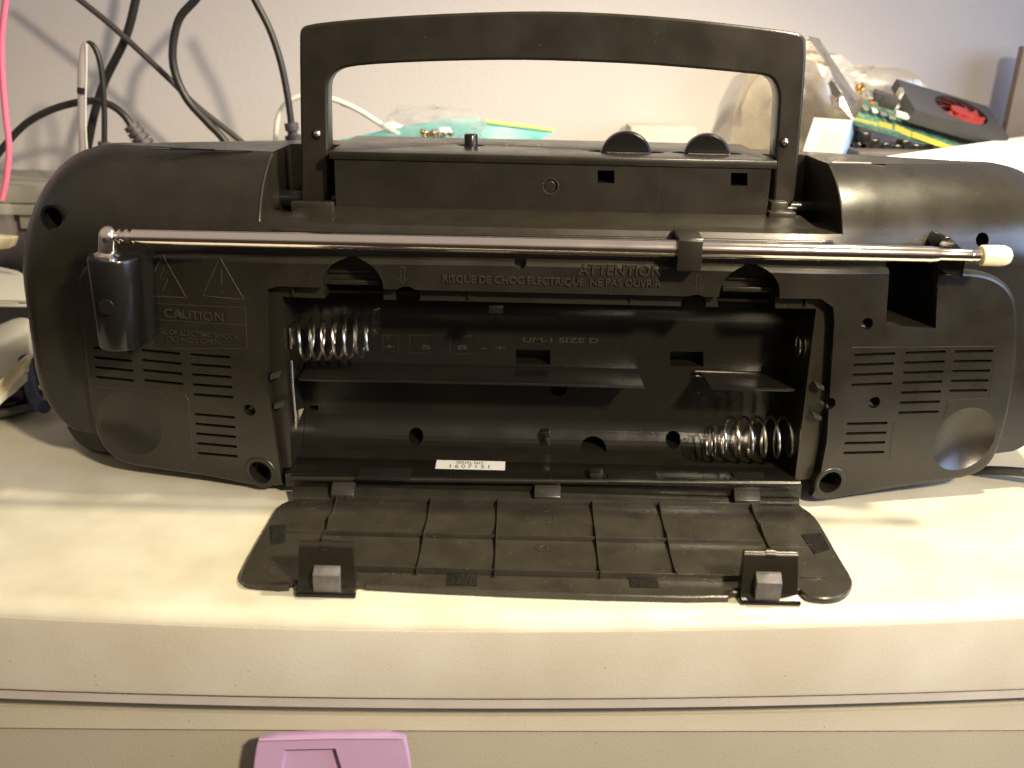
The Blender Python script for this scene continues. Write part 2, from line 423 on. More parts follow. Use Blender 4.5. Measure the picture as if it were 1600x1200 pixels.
notch_small = MB().prism(pcircle(635, 467, 20), -1, 3.2).prism(pcircle(1087, 480, 20), -1, 3.2)
BOSS = ((406, 739, 28, 18), (1298, 755, 27, 18))
HOLES = ((1355, 506, 9), (1366, 629, 9), (390, 641, 9), (813, 411, 9.5), (1296, 631, 9.5))
sq_notch = PL([(1391, 402), (1467, 405), (1462, 513), (1384, 508)])
mouth_cut = MB().prism(mouth, -1.5, .62)
# handle recess in the shell
zl = 14.35
rl, rr = P(412, 300, 2.)[0], P(1312, 310, 2.)[0]
recess = [(rl, 14.25), (rr, 14.25), (rr, 19), (rl, 19)]
slotL = (P(419, 300, 4.4)[0], P(524, 300, 4.4)[0]); slotR = (P(1201, 300, 4.4)[0], P(1312, 300, 4.4)[0])
cuts = [MB().prism(recess, -1, 4.35),
        MB().box((rl, 4.2, 13.0), (slotL[1], 9.0, 19)), MB().box((slotR[0], 4.2, 13.0), (rr, 9.0, 19)),
        mouth_cut, MB().prism(cavity, -1, 8.5), cut_arcs, arc_slot, notch_small,
        MB().prism(sq_notch, -1, 4.0)]
hh = MB()
u, z = P(88, 338, 1.2); hh.cyl((u, -1, z), (u, 5.5, z), .52)
cuts.append(hh)
u2, z2 = P(1528, 372, 1.2)
cuts.append(MB().cyl((u2, -1, z2), (u2, 4, z2), .36))
hb = MB()
for x, y, r0, r1 in BOSS:
    u1, z1 = P(x, y, -.1); rr_ = r1/31.
    hb.cyl((u1, -1, z1), (u1, 4.0, z1), rr_)
cuts.append(hb)
ztop = 17.35
D1 = atZ(978, 237, ztop); D2 = atZ(1104, 239, ztop); BT = atZ(736, 227, ztop)
def topcut(cx, cy, wx, wy, zb=15.6): return MB().loft([[(cx+wx*math.cos(t*math.pi/16), cy+wy*math.sin(t*math.pi/16), z) for t in range(32)] for z in (zb, 18)])
TOPS = lambda: [topcut(D1.x, D1.y, 2.05, .75), topcut(D2.x, D2.y, 1.9, .75), topcut(BT.x, BT.y, .75, .5)]
def sqholes():
    q = MB()
    for x0, y0, x1, y1 in ((934, 266, 960, 286), (1142, 270, 1168, 290)): q.prism(PL([(x0, y0), (x1, y0+.5), (x1, y1+.5), (x0, y1)], 4.2), 3, 7.5)
    return q
cuts += TOPS()+[sqholes()]
me = boolean(shell, cuts)
put('rear_shell', me, M['plastic'], radio, bent=True, angle=10.5, pre=front_curve)
mk('hole_rim', MB().cyl((u-0, .78+.0, z), (u, 1.6, z), .5, prof=[(0, .52), (0, .68), (.15, .69), (.8, .64), (.8, .52)], caps=False), M['gloss'], radio, bent=True, cuts=False)

# back panel (raised plateau)
plat = [(345, 398), (900, 408), (1380, 419), (1500, 422), (1548, 427), (1580, 447), (1593, 480), (1592, 560), (1580, 640), (1565, 695), (1548, 728), (1522, 744), (1490, 751),
        (1400, 764), (1322, 777), (1272, 785), (1262, 768), (1250, 757), (860, 752), (456, 748), (450, 760), (400, 762), (334, 747), (260, 737), (200, 728), (175, 716), (156, 694), (144, 660), (137, 620), (130, 560), (122, 500), (118, 450), (124, 422), (148, 405), (200, 399)]
pp = PL(plat)
pp = chaikin(pp, 2)
R = [[(x, .0, z) for x, z in inset(pp, .26)], [(x, .03, z) for x, z in inset(pp, .15)], [(x, .12, z) for x, z in inset(pp, .04)], [(x, .26, z) for x, z in pp], [(x, .64, z) for x, z in pp]]
panel = mesh_from(MB().loft(R))
def slot_poly(x0, y0, x1, y1, h=2.4):
    a = P(x0, y0); b = P(x1, y1); hh = h/31.
    pts = []
    ang = math.atan2(b[1]-a[1], b[0]-a[0])
    for i in range(7):
        t = ang+math.pi/2+math.pi*i/6; pts.append((a[0]+hh*math.cos(t)+hh*math.cos(ang), a[1]+hh*math.sin(t)+hh*math.sin(ang)))
    for i in range(7):
        t = ang-math.pi/2+math.pi*i/6; pts.append((b[0]+hh*math.cos(t)-hh*math.cos(ang), b[1]+hh*math.sin(t)-hh*math.sin(ang)))
    return pts
SLOTS = []
def vents(x0, x1, yl, yr, n, dy, dx):
    for i in range(n): SLOTS.append((x0+dx*i, yl+dy*i, x1+dx*i, yr+dy*i))
vents(146, 206, 543, 549, 4, 15.3, 1.3); vents(220, 282, 547, 553, 4, 15.7, 1.6); vents(297, 360, 554, 558.5, 5, 15.6, 1.2); vents(304, 367, 647, 652.5, 5, 15.2, 1.2)
vents(1335, 1399, 555, 552.5, 4, 15.6, -1.7); vents(1414.5, 1478, 551.5, 549.5, 7, 15.6, -1.85); vents(1492, 1552, 549.5, 548.5, 5, 15.3, -2.3); vents(1323, 1387, 662.5, 661, 4, 15.1, -1.8)
sm = MB()
for s in SLOTS: sm.prism(slot_poly(*s), -1, .60)
hm = MB()
for x, y, r in HOLES: hm.prism(pcircle(x, y, r), -1, .61)
for x, y, r0, r1 in BOSS: hm.prism(pcircle(x, y, r1), -1, 3)
def dish(px, py, rx, depth):
    u, z = P(px, py); a = abs(P(px+rx, py)[0]-u); Rr = (a*a+depth*depth)/(2*depth)
    return MB().sphere((u, -(Rr-depth), z), Rr, 96, 72, (1, 1, 1.08))
thinline = MB()
def groove(pts, w=1.1, dep=.05):
    q = PL(pts)
    for i in range(len(q)-1):
        a = Vector(q[i]); b = Vector(q[i+1]); e = (b-a).normalized(); nrm = Vector((-e.y, e.x))*(w/62.); a = a-e*.02; b = b+e*.02
        thinline.prism([tuple(a+nrm), tuple(a-nrm), tuple(b-nrm), tuple(b+nrm)], -.03, dep)
pcut = [MB().prism(mouth, -1.5, 1.0), cut_arcs, arc_slot, MB().prism(sq_notch, -1, 3), notch_small, sm, hm, dish(203, 661, 49, .42), dish(1506, 686, 48, .50)]
me = boolean(panel, pcut)
put('back_panel', me, M['plastic'], radio, bent=True, angle=21)
# raised hairlines framing the vents
def ridge(name, lines, r=.022, d=-.0, material=None, closed=False):
    mb = MB()
    for ln in lines:
        pts = []
        q = PL(ln, 0)
        for i in range(len(q)-1):
            for k in range(6):
                t = k/6; pts.append((q[i][0]*(1-t)+q[i+1][0]*t, d, q[i][1]*(1-t)+q[i+1][1]*t))
        pts.append((q[-1][0], d, q[-1][1]))
        mb.tube([bend(p) for p in pts], r, 6)
    return mk(name, mb, material or M['emboss'], radio)
ridge('vent_outline', [[(140, 604), (288, 615), (294, 624), (302, 718), (372, 724)]])
ridge('vent_outline', [[(1331, 543), (1556, 541), (1546, 622), (1482, 626), (1474, 655), (1396, 660), (1390, 718), (1313, 722)]])
for x, y, r0, r1 in BOSS:
    u1, z1 = P(x, y, -.1); a = r0/31.; b = r1/31.
    mk('screw_boss', MB().loft([circ for circ in [[(c[0], d, c[1]) for c in circle(u1, z1, rad, 40)] for d, rad in ((.7, a), (.02, a), (-.04, a-.05), (-.06, a-.12), (-.06, b+.10), (-.03, b+.03), (.06, b), (.7, b-.02), (1.6, b-.04))]], False, False), M['plastic'], radio, bent=True, cuts=False)
for ue in (rl, rr):
    pts = [(ue, .5+4.0*(1-math.cos(t))/(1-math.cos(TM)), ZT-4.5*(1-math.sin(t)/math.sin(TM))) for t in [TM*(.02+.98*k/20) for k in range(21)]]
    pts = [p for p in pts if p[2] > 14.1 and p[1] < 4.4]
    mk('recess_edge', MB().tube([bend(p) for p in pts], .055, 8), M['emboss'], radio)  # bevel tube added for a bright edge highlight, in the lightened plastic
# ledge below the control block, sloping
zc = P(860, 333, 4.2)[1]
mbl = MB()
A = P(424, 361, .62); Bq = P(1303, 377, .62)
ledge_pts = [(A[0], .60, 13.95), (A[0]+.75, 4.3, zl+.25), (Bq[0]-.75, 4.3, zl+.25), (Bq[0], .60, 13.95)]
low = [(p[0], p[1], 13.2) for p in ledge_pts]
mk('recess_ledge', MB().loft([low, ledge_pts]), M['plastic'], radio, bent=True, bevel=.05)
# control block
blk = [(P(524, 290, 4.2)[0], 4.2), (P(1201, 300, 4.2)[0], 4.2)]
b0, b1 = blk[0][0], blk[1][0]
ud, zd = P(860, 291, 4.2)
me = boolean(mesh_from(MB().box((b0, 4.2, 13.0), (b1, 10.5, 16.95))), [sqholes(), MB().cyl((ud, 3, zd), (ud, 4.34, zd), .40)]+TOPS())
put('control_block', me, M['plastic'], radio)
mk('screw_head', MB().cyl((ud, 4.42, zd), (ud, 4.30, zd), .3, prof=[(0, .27), (.9, .26), (1, .22)]), M['plastic'], radio)
mk('screw_ring', MB().loft([[(c[0], d, c[1]) for c in circle(ud, zd, r_, 32)] for d, r_ in ((4.3, .36), (4.17, .37), (4.16, .42), (4.2, .45))], False, False), M['emboss'], radio)
for x in (1031, 1091):
    a = P(x, 262, 4.2); mk('seam_line', MB().box((a[0]-.02, 4.185, 14.5), (a[0]+.02, 4.25, 16.7)), M['emboss'], radio)
# top deck of the block, with lip
ztop = 17.35
deckp = [(b0-.25, 4.05), (b1+.25, 4.05), (b1+.25, 12.9), (b0-.25, 12.9)]
me = mesh_from(MB().loft([[(x, y, 16.96) for x, y in deckp], [(x, y, ztop) for x, y in deckp]]))
me = boolean(me, TOPS())
put('top_deck', me, M['plastic'], radio, bevel=.05)
for D, r, h in ((D1, 1.38, 1.08), (D2, 1.26, 1.02)):
    dz = ztop+h-r
    k = mk('volume_dial' if r > 1.3 else 'tone_dial', MB().cyl((D.x, D.y-.32, dz), (D.x, D.y+.42, dz), r, n=64, prof=[(0, r-.12), (.05, r-.03), (.15, r), (.85, r), (.95, r-.03), (1, r-.12)]), M['gloss'], radio)
    mb = MB()
    for i in range(30):
        t = -math.pi*.05+math.pi*1.1*i/29
        c, s_ = math.cos(t), math.sin(t)
        mb.cyl((D.x+r*c, D.y-.2, dz+r*s_), (D.x+r*c, D.y+.32, dz+r*s_), .018, n=6)
    mk('knurling', mb, M['gloss'], k)
    lipm = MB()
    for i in range(13):
        x = D.x-1.05+i*.175
        lipm.box((x, D.y-.62-.1*math.sin(i/12*math.pi), ztop), (x+.13, D.y-.5, ztop+.03))
    mk('dial_scale', lipm, M['steel'], radio)
mk('push_button', MB().cyl((BT.x, BT.y, ztop-.3), (BT.x, BT.y, ztop+.62), .38, prof=[(0, .38), (.9, .38), (.97, .34), (1, .28)]), M['gloss'], radio)
# small prints on the deck: short strokes
def dashes(x0, x1, y, w=.16, gap=.1, tall=.10):
    pr = MB()
    a = atZ(x0, y, ztop+.004); b = atZ(x1, y+.02*(x1-x0)*1.0, ztop+.004); L = b.x-a.x; x = 0
    while x < L:
        ww = w*random.uniform(.4, 1.3)
        if random.random() < .86:
            yy = a.y+(b.y-a.y)*x/L
            pr.add([(a.x+x, yy, ztop+.004), (a.x+x+ww, yy, ztop+.004), (a.x+x+ww, yy+tall, ztop+.004), (a.x+x, yy+tall, ztop+.004)], [(0, 1, 2, 3)])
        x += ww+gap*random.uniform(.5, 1.2)
    o = mk('deck_printing', pr, M['print'], radio, smooth=False, weld=False); tag(o, kind='stuff')
for args in ((540, 578, 230), (596, 640, 229), (662, 712, 222), (790, 860, 226), (800, 850, 231), (868, 905, 233)): dashes(*args)

# tuning wheel edge & slots on the top of the shell
tp = atZ(303, 233, ZT)
for (x0, x1, py) in ((212, 392, 231),):
    a = atZ(x0, 236, ZT+.01); b = atZ(x1, 236, ZT+.01); a.y = b.y = atZ(302, 233.5, ZT).y
    mb = MB().loft([[(a.x+(b.x-a.x)*(.5+.5*math.cos(t*math.pi/24)), (a.y+b.y)/2+(.09+.2*max(0, math.cos((t-12)*math.pi/24))**9)*math.sin(t*math.pi/24)+Bf(a.x)*0, zz) for t in range(48)] for zz in (ZT-.03, ZT+.012)])
    mk('tuning_slot', mb, M['gloss'], radio)
    cx = tp.x; mb = MB()
    for i in range(19):
        t = math.pi*(i+.5)/19
        mb.cyl((cx-1.1*math.cos(t), a.y-.12+.24*math.sin(t), ZT-.05), (cx-1.1*math.cos(t), a.y-.12+.24*math.sin(t), ZT+.05), .085, n=8)
    mk('tuning_wheel', mb, M['gloss'], radio)
a = atZ(1300, 254, ZT+.01); b = atZ(1366, 257, ZT+.01)
mk('slider_slot', MB().box((a.x-.3, a.y-.14, ZT-.2), (b.x+.7, a.y+.18, ZT+.012)), M['gloss'], radio)
mk('slider_mark', MB().box((a.x, a.y-.05, ZT-.1), (b.x, a.y+.06, ZT+.05)), M['print'], radio)

# ------------------------------------------------------------------ handle
HD = 5.4
outer = [(486, 322), (470, 322), (471, 285), (470, 200), (468, 60), (470, 44), (482, 38), (530, 32), (620, 25), (720, 20), (830, 17), (930, 19), (1050, 27), (1150, 38), (1222, 47), (1254, 53), (1261, 66), (1256, 150), (1248, 240), (1244, 285), (1240, 322), (1222, 322)]
inner = [(1207, 322), (1209, 300), (1212, 240), (1217, 160), (1217, 145), (1211, 127), (1200, 118), (1172, 115), (1100, 108), (1000, 100), (880, 95), (800, 93.5), (700, 95), (600, 99), (545, 104), (525, 110), (514, 122), (511, 140), (513, 232), (515, 300), (514, 322)]
hp = PL(outer+inner, HD)
hp = [(x, z) for x, z in hp]
hnd = mk('handle', MB().prism(chaikin(hp, 1), HD, HD+1.5, .13), M['plastic'], radio, angle=50)
for x, y in ((496, 209), (1226, 222)):
    u, z = P(x, y, HD); mk('rivet', MB().sphere((u, HD-.02, z), .21, 16, 10), M['spring'], hnd)
    mk('rivet_socket', MB().cyl((u-.06, HD-.012, z-.05), (u-.06, HD+.2, z-.05), .27), M['gloss'], hnd)
for sl in (slotL, slotR):
    mk('pivot_pin', MB().cyl((sl[0], 6.2, 14.6), (sl[1], 6.2, 14.6), .45), M['gloss'], radio)
a = P(1215, 283, 4.3); mk('pivot_block', MB().box((a[0]-.1, 4.7, 13.2), (a[0]+.8, 6.5, 15.2)), M['plastic'], radio, bevel=.06)
a = P(452, 315, 3.4)
mk('recess_step', MB().box((a[0], 3.8, 14.0), (slotL[1]-.02, 4.6, zl+.45)), M['plastic'], radio, bevel=.05)
a = P(1245, 318, 4.0)
mk('recess_step', MB().box((slotR[0]+.02, 3.9, 14.0), (a[0], 4.6, zl+.45)), M['plastic'], radio, bevel=.05)

# ------------------------------------------------------------------ antenna
ant = bpy.data.objects.new('antenna', None); COL.objects.link(ant); ant.parent = radio
AY = -.55
a0 = atY(168, 378, AY); ant.location = a0*S-WPOS[radio.name]; WPOS[ant.name] = a0*S
def ap(x, y, Y=AY): return atY(x, y, Y)
bt = atY(178, 398, AY); bb = atY(190, 537, AY+.35)
Rb = 1.22
mk('antenna_base', MB().cyl(bb, bt, Rb, n=48, prof=[(0, Rb*.86), (.02, Rb*.88), (.97, Rb), (1, Rb-.07)]).box((bt.x-1.1, AY, bb.z+.2), (bt.x+1.15, AY+2.6, bt.z-.05)), M['gloss'], ant, angle=30)
mk('flange', MB().cyl(ap(169, 401), ap(169, 394), .52, n=32, prof=[(0, .66), (.5, .66), (1, .5)]), M['chrome'], ant)
kn = mk('pivot_knuckle', MB().cyl(ap(169, 398), ap(169, 353), .44, n=32, prof=[(0, .44), (.62, .44), (.78, .41), (.9, .30), (.97, .17), (1, .02)]), M['chrome'], ant)
mk('knuckle_screw', MB().cyl(ap(164, 376, AY-.46), ap(164, 376, AY-.2), .13), M['gloss'], ant)
rodp = lambda x: 369.5+(x-186)*(399.-369.5)/(1532-186)
mk('collar', MB().cyl(ap(180, rodp(180)), ap(214, rodp(214)), .3, n=32, prof=[(0, .2), (.1, .26), (.2, .35), (.28, .35), (.34, .24), (.45, .24), (.5, .36), (.6, .36), (.68, .24), (.78, .26), (.83, .37), (.93, .37), (1, .32)]), M['chrome'], ant)
mk('rod', MB().cyl(ap(212, rodp(212)), ap(1466, rodp(1466)), .35, n=48, prof=[(0, .36), (.45, .40), (.7, .42), (.99, .39), (1, .34)]), M['chrome'], ant)
mk('rod_section', MB().cyl(ap(1464, rodp(1464)), ap(1534, rodp(1534)), .29, n=40, prof=[(0, .30), (.05, .29), (.72, .29), (.75, .32), (.8, .29), (1, .29)]), M['chrome'], ant)
tipo = mk('antenna_tip', MB().cyl(ap(1532, rodp(1532)), ap(1581, rodp(1581)), .5, n=40, prof=[(0, .44), (.03, .49), (.6, .50), (.78, .47), (.9, .38), (.97, .22), (1, .02)]), M['cream'], ant)
# base screw
sc = atY(166, 480, AY-1.14)
mk('base_screw', MB().cyl((sc.x, sc.y-.03, sc.z), (sc.x, sc.y+.4, sc.z), .36, n=28, prof=[(0, .36), (.12, .38), (.12, .30), (.3, .27), (.3, .001)]), M['inner'], ant)
cr = MB().box((sc.x-.2, sc.y+.02, sc.z-.035), (sc.x+.2, sc.y+.1, sc.z+.035)).box((sc.x-.035, sc.y+.02, sc.z-.2), (sc.x+.035, sc.y+.1, sc.z+.2))
mk('screw_cross', cr, M['gloss'], ant)
# clip over the rod and hook behind it
q = [(AY-.62, 0), (AY-.62, 0)]
c0 = P(1061, 372, -1.2); c1 = P(1095, 423, -1.2)
zt, zb2 = c0[1], c1[1]
prof = [(-1.25, zb2), (-1.25, zt-.1), (-1.15, zt), (.8, zt+.1), (.8, zt-.15), (-.95, zt-.28), (-.98, zb2+.35), (.2, zb2+.3), (.2, zb2-.1), (-1.1, zb2-.1)]
mk('antenna_clip', MB().loft([[(x, d, z) for d, z in prof] for x in (c0[0], c1[0])]), M['plastic'], radio, bevel=.04)
h0 = atY(1462, 366, .9); h1 = atY(1497, 430, .9)
mk('antenna_hook', MB().loft([[(x, y, z) for x, z in ((h0.x, h0.z-.35), (h0.x+.25, h0.z), (h0.x+.5, h0.z-.05), (h1.x, h0.z-.75), (h1.x, h1.z), (h1.x-.35, h1.z), (h0.x+.1, h1.z+.45))] for y in (.35, 2.8)]), M['gloss'], radio, bevel=.04)

# ------------------------------------------------------------------ battery bay
bay = bpy.data.objects.new('battery_bay', None); COL.objects.link(bay); bay.parent = radio
WPOS[bay.name] = Vector((UC, 4, 5))*S; bay.location = WPOS[bay.name]-WPOS[radio.name]
DB = 4.4
prof = [(1.9, 1.37), (2.0, 1.15)]
for i in range(13):
    t = -math.pi/2+math.pi/2*i/12; prof.append((2.35+2.05*math.cos(t), 3.25+2.1*math.sin(t)))
prof += [(DB, 5.0), (DB, 8.3)]
for i in range(1, 13):
    t = math.pi/2*i/12; prof.append((2.35+2.05*math.cos(t), 8.45+2.1*math.sin(t)))
prof += [(1.9, 10.55), (1.9, 10.7), (6.6, 10.7), (6.6, 1.0), (1.9, 1.0)]
prof = [(d, z) for d, z in prof]
trough = mesh_from(MB().loft([[(x, d, z) for d, z in prof] for x in (cavL+.02, cavR-.02)]))
tc = MB()
for x0, y0, x1, y1, dd in ((806, 546, 860, 569, DB), (1047, 549, 1099, 572, DB)):
    tc.prism(PL([(x0, y0), (x1, y0+1), (x1, y1+1), (x0, y1)], dd), 2.4, 6.2)
th = []
for x, y, r, dd in ((650, 681, 11.5, 4.0), (1052, 687, 12, 4.0), (873, 607, 13, 4.4)):
    th.append(MB().prism(pcircle(x, y, r, dd), 2.4, 6.2))
un, zn = P(927, 700, 3.7); th.append(MB().prism([(un-.7, 1.45)]+[(un+.7*math.cos(math.pi-t*math.pi/10), zn+.0+.55*math.sin(t*math.pi/10)) for t in range(11)]+[(un+.7, 1.45)], 2.6, 6.2))
th.append(MB().prism(PL([(484, 634), (497, 634), (497, 641), (484, 641)], 4.3), 3.4, 6.2))
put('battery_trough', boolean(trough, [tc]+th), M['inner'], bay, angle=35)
# floor lip, divider shelf
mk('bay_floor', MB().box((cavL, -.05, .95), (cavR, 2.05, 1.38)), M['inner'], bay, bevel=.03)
zs = 6.05
dfl = 1.5
a = P(467, 600, dfl)[0]; b = P(1006, 603, dfl)[0]
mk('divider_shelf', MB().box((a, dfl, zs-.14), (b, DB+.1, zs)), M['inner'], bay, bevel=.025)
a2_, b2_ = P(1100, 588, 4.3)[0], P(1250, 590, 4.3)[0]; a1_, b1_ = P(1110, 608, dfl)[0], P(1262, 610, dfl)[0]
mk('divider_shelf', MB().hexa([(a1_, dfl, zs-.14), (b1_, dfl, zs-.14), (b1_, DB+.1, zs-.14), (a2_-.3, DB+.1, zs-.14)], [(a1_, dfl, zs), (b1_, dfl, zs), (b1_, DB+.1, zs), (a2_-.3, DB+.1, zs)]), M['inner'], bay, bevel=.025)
w0 = P(1086, 581, 4.1); w1 = P(1246, 585, 4.1)
mk('contact_wire', MB().tube([(w0[0], 4.1, w0[1]), (w0[0]+.1, 4.1, w0[1]+.02), (w1[0], 4.1, w1[1])], .075), M['spring'], bay)
mk('contact_wire', MB().tube([(w0[0]+.05, 4.0, w0[1]-.2), (w0[0]+.8, 4.0, w0[1]-.22)], .06), M['spring'], bay)
q = PL([(845, 673), (859, 673), (860, 698), (845, 698)], 3.9)
mk('stop_tab', MB().prism(q, 3.7, 4.6), M['inner'], bay, bevel=.04)
q = PL([(849, 679), (855, 679), (856, 690), (849, 690)], 3.6)
mk('stop_tab', MB().prism(q, 3.62, 4.0), M['gloss'], bay, bevel=.02)
# side nubs
for (x0, y0) in ((424, 583), (430, 629)):
    q = PL([(x0, y0), (x0+14, y0-4), (x0+14, y0+4), (x0, y0+8)], .3); mk('rim_nub', MB().prism(q, .05, .7), M['emboss'], bay, bent=True, bevel=.02)
for (x0, y0) in ((1278, 601), (1274, 648)):
    q = PL([(x0-6, y0-4), (x0+8, y0+1), (x0+8, y0+7), (x0-3, y0+3)], .3); mk('rim_nub', MB().prism(q, .1, .7), M['emboss'], bay, bent=True, bevel=.02)
# springs
def spring(name, x0, x1, ycen, rad, turns, d, wire, rad1=None, phase=0., n=26):
    a = P(x0, ycen, d); b = P(x1, ycen, d); pts = []
    N_ = int(turns*n); rad1 = rad1 or rad
    for i in range(N_+1):
        t = i/N_; an = 2*math.pi*turns*t+phase
        # end coils close up
        tt = t
        r = rad+(rad1-rad)*t
        pts.append((a[0]+(b[0]-a[0])*tt, d+r*math.cos(an), a[1]+(b[1]-a[1])*tt+r*math.sin(an)))
    return mk(name, MB().tube(pts, wire, 8), M['spring'], bay)
spring('battery_spring', 470, 578, 529, 1.12, 6.4, 2.35, .08, 1.0, 1.)
spring('battery_spring', 1126, 1236, 682, 1.05, 5.4, 2.2, .085, 1.1, 2.6)
spring('battery_spring', 1102, 1122, 690, .72, 2.3, 2.2, .04, .9, 1.)
spring('battery_spring', 1243, 1268, 537, .55, 3.4, 2.2, .05, .85, 1.)
for x, y, w_, h_, d in ((1263, 552, 7, 40, 1.8), (1247, 662, 9, 14, 1.6), (1241, 715, 9, 12, 1.6), (458, 523, 9, 34, 2.)):
    u, z = P(x, y, d); mk('contact_plate', MB().box((u-.05, d-.6, z-h_/62), (u+.06, d+.6, z+h_/62)), M['spring'], bay, bevel=.02)
c = [P(x, y, 1.2) for x, y in ((456, 562), (458, 600), (462, 645), (463, 668))]
mk('contact_strip', MB().tube([(u, 1.2, z) for u, z in c], .06, 6, flat=.5), M['steel'], bay)
q = PL([(460, 640), (476, 636), (464, 664)], 1.6); mk('contact_plate', MB().prism(q, 1.5, 1.62), M['spring'], bay)

# text helper ---------------------------------------------------------
def text_mb(s, extrude=.02, bold=0.):
    cu = bpy.data.curves.new('t', 'FONT'); cu.body = s; cu.extrude = extrude; cu.offset = bold; cu.resolution_u = 3
    ob = bpy.data.objects.new('t', cu); COL.objects.link(ob); dg = bpy.context.evaluated_depsgraph_get(); dg.update()
    me = bpy.data.meshes.new_from_object(ob.evaluated_get(dg)); vs = [v.co.copy() for v in me.vertices]; fs = [tuple(p.vertices) for p in me.polygons]
    bpy.data.objects.remove(ob); bpy.data.meshes.remove(me)
    x0 = min(v.x for v in vs); x1 = max(v.x for v in vs); y0 = min(v.y for v in vs); y1 = max(v.y for v in vs); e = max(v.z for v in vs) or 1
    return [((v.x-x0)/(x1-x0), (v.y-y0)/(y1-y0), v.z/e) for v in vs], fs
def wall_text(name, s, p0, p1, hpx, d, thick, material, parent, bold=.015, bent=True, flip=False):
    vs, fs = text_mb(s, .02, bold); a = Vector(P(*p0, d)); b = Vector(P(*p1, d)); e = b-a; h = hpx/31.; nrm = Vector((-e.y, e.x)).normalized()*h
    mb = MB().add([(a.x+e.x*x+nrm.x*y, d-thick*z, a.y+e.y*x+nrm.y*y) for x, y, z in vs], fs)
    return mk(name, mb, material, parent, bent=bent, cuts=False, smooth=False)
wall_text('moulded_text', 'RISQUE DE CHOC ELECTRIQUE  NE PAS OUVRIR', (692, 443), (1032, 451), 13.5, 0, .08, M['emboss'], radio)
wall_text('moulded_text', 'ATTENTION', (903, 429), (1033, 432), 17, 0, .08, M['emboss'], radio)
wall_text('moulded_text', 'CAUTION', (257, 496), (350, 503), 15, 0, .07, M['emboss'], radio)
wall_text('moulded_text', 'RISK OF ELECTRIC SHOCK', (240, 521), (374, 531), 10, 0, .06, M['emboss'], radio)
wall_text('moulded_text', 'DO NOT OPEN', (262, 533), (345, 539), 9.5, 0, .06, M['emboss'], radio)
ridge('caution_frame', [[(233, 474), (383, 481)], [(234, 499), (382, 508)], [(233, 474), (238, 544)], [(383, 479), (386, 543)], [(238, 544), (386, 545)]], .026)
ridge('warning_triangle', [[(216, 476), (253, 398), (291, 465), (216, 476)]][:0]+[[(254, 399), (291, 465), (222, 462), (254, 399)]], .034)
ridge('warning_triangle', [[(343, 402), (381, 468), (317, 462), (343, 402)]], .034)
ridge('warning_mark', [[(346, 422), (346, 445)], [(347, 455), (347, 457)]], .05)
ridge('warning_mark', [[(257, 415), (250, 436), (262, 436), (254, 455)]], .03)
for x, y in ((629, 417), (1091, 430)):
    ridge('arrow_mark', [[(x-3, y), (x-3, y+22)], [(x+3, y), (x+3, y+22)], [(x-3, y), (x+3, y)], [(x-9, y+17), (x, y+26), (x+9, y+17)]], .02)
wall_text('moulded_text', 'UM-1 SIZE D', (817, 535), (935, 536), 9, DB, .03, M['emboss'], bay, bent=False)
mbm = MB()
for x0, y0, x1, y1 in ((598, 524, 622, 552), (640, 524, 675, 552), (703, 525, 740, 553)):
    q = PL([(x0, y0), (x1, y0), (x1, y1), (x0, y1)], DB); mbm.tube([(u, DB-.01, z) for u, z in q+[q[0]]], .018, 5)
mk('polarity_marks', mbm, M['emboss'], bay)
wall_text('moulded_text', '+    5    8  - +', (600, 545), (790, 547), 8, DB, .03, M['emboss'], bay, bent=False)
# arc recess ledges
for x0, x1, y in ((507, 594, 438), (1128, 1212, 449)):
    a, z1 = P(x0, y, 1.2); b, z2 = P(x1, y+1.5, 1.2)
    mk('latch_ledge', MB().box((a, 1.0, z1-.15), (b, 2.5, z1+.08)), M['plastic'], bay, bevel=.03)
    a, z1 = P(x0+8, y-14, 1.4); b, z2 = P(x1-10, y-13, 1.4)
    mk('latch_ledge', MB().box((a, 1.35, z1-.06), (b, 1.7, z1+.05)), M['plastic'], bay, bevel=.02)
for x in (459, 733, 986, 1259):
    a = P(x, 455+.02*(x-459), .55); mk('rim_rib', MB().box((a[0]-.04, .45, a[1]-.2), (a[0]+.04, .64, a[1]+.35)), M['plastic'], bay, bent=False)
q = PL([(764, 476), (786, 476), (786, 487), (764, 487)], 1.); mk('stop_tab', MB().prism(q, .7, 1.2), M['inner'], bay, bevel=.03)

# serial label
lz = 1.39
la = atZ(680, 732, lz); lbq = atZ(789, 734, lz); lt = atZ(682, 719, lz)
lab = mk('serial_label', MB().loft([chain for chain in [[(x, y, z) for x, y in chaikin([(la.x, la.y), (lbq.x, la.y-.02), (lbq.x, lt.y), (la.x, lt.y)], 0)] for z in (lz-.005, lz+.012)]]), M['label'], bay)
def flat_text(name, s, A, W, H, z, material, parent, thick=.003, bold=.0, rot=0., flipx=False):
    vs, fs = text_mb(s, .02, bold); c, s_ = math.cos(rot), math.sin(rot)
    if flipx: vs = [(1-x, y, zz) for x, y, zz in vs]
    mb = MB().add([(A[0]+(x*W)*c-(y*H)*s_, A[1]+(x*W)*s_+(y*H)*c, z+thick*zz) for x, y, zz in vs], fs)
    return mk(name, mb, material, parent, smooth=False)
dl = lt.y-la.y
flat_text('label_text', 'SERIAL NO.', (la.x+1.05, la.y+dl*.60), 1.5, dl*.30, lz+.016, M['ink'], bay)
flat_text('label_text', '1 6 0 7 1 5 1', (la.x+.75, la.y+dl*.10), 2.1, dl*.42, lz+.016, M['ink'], bay)
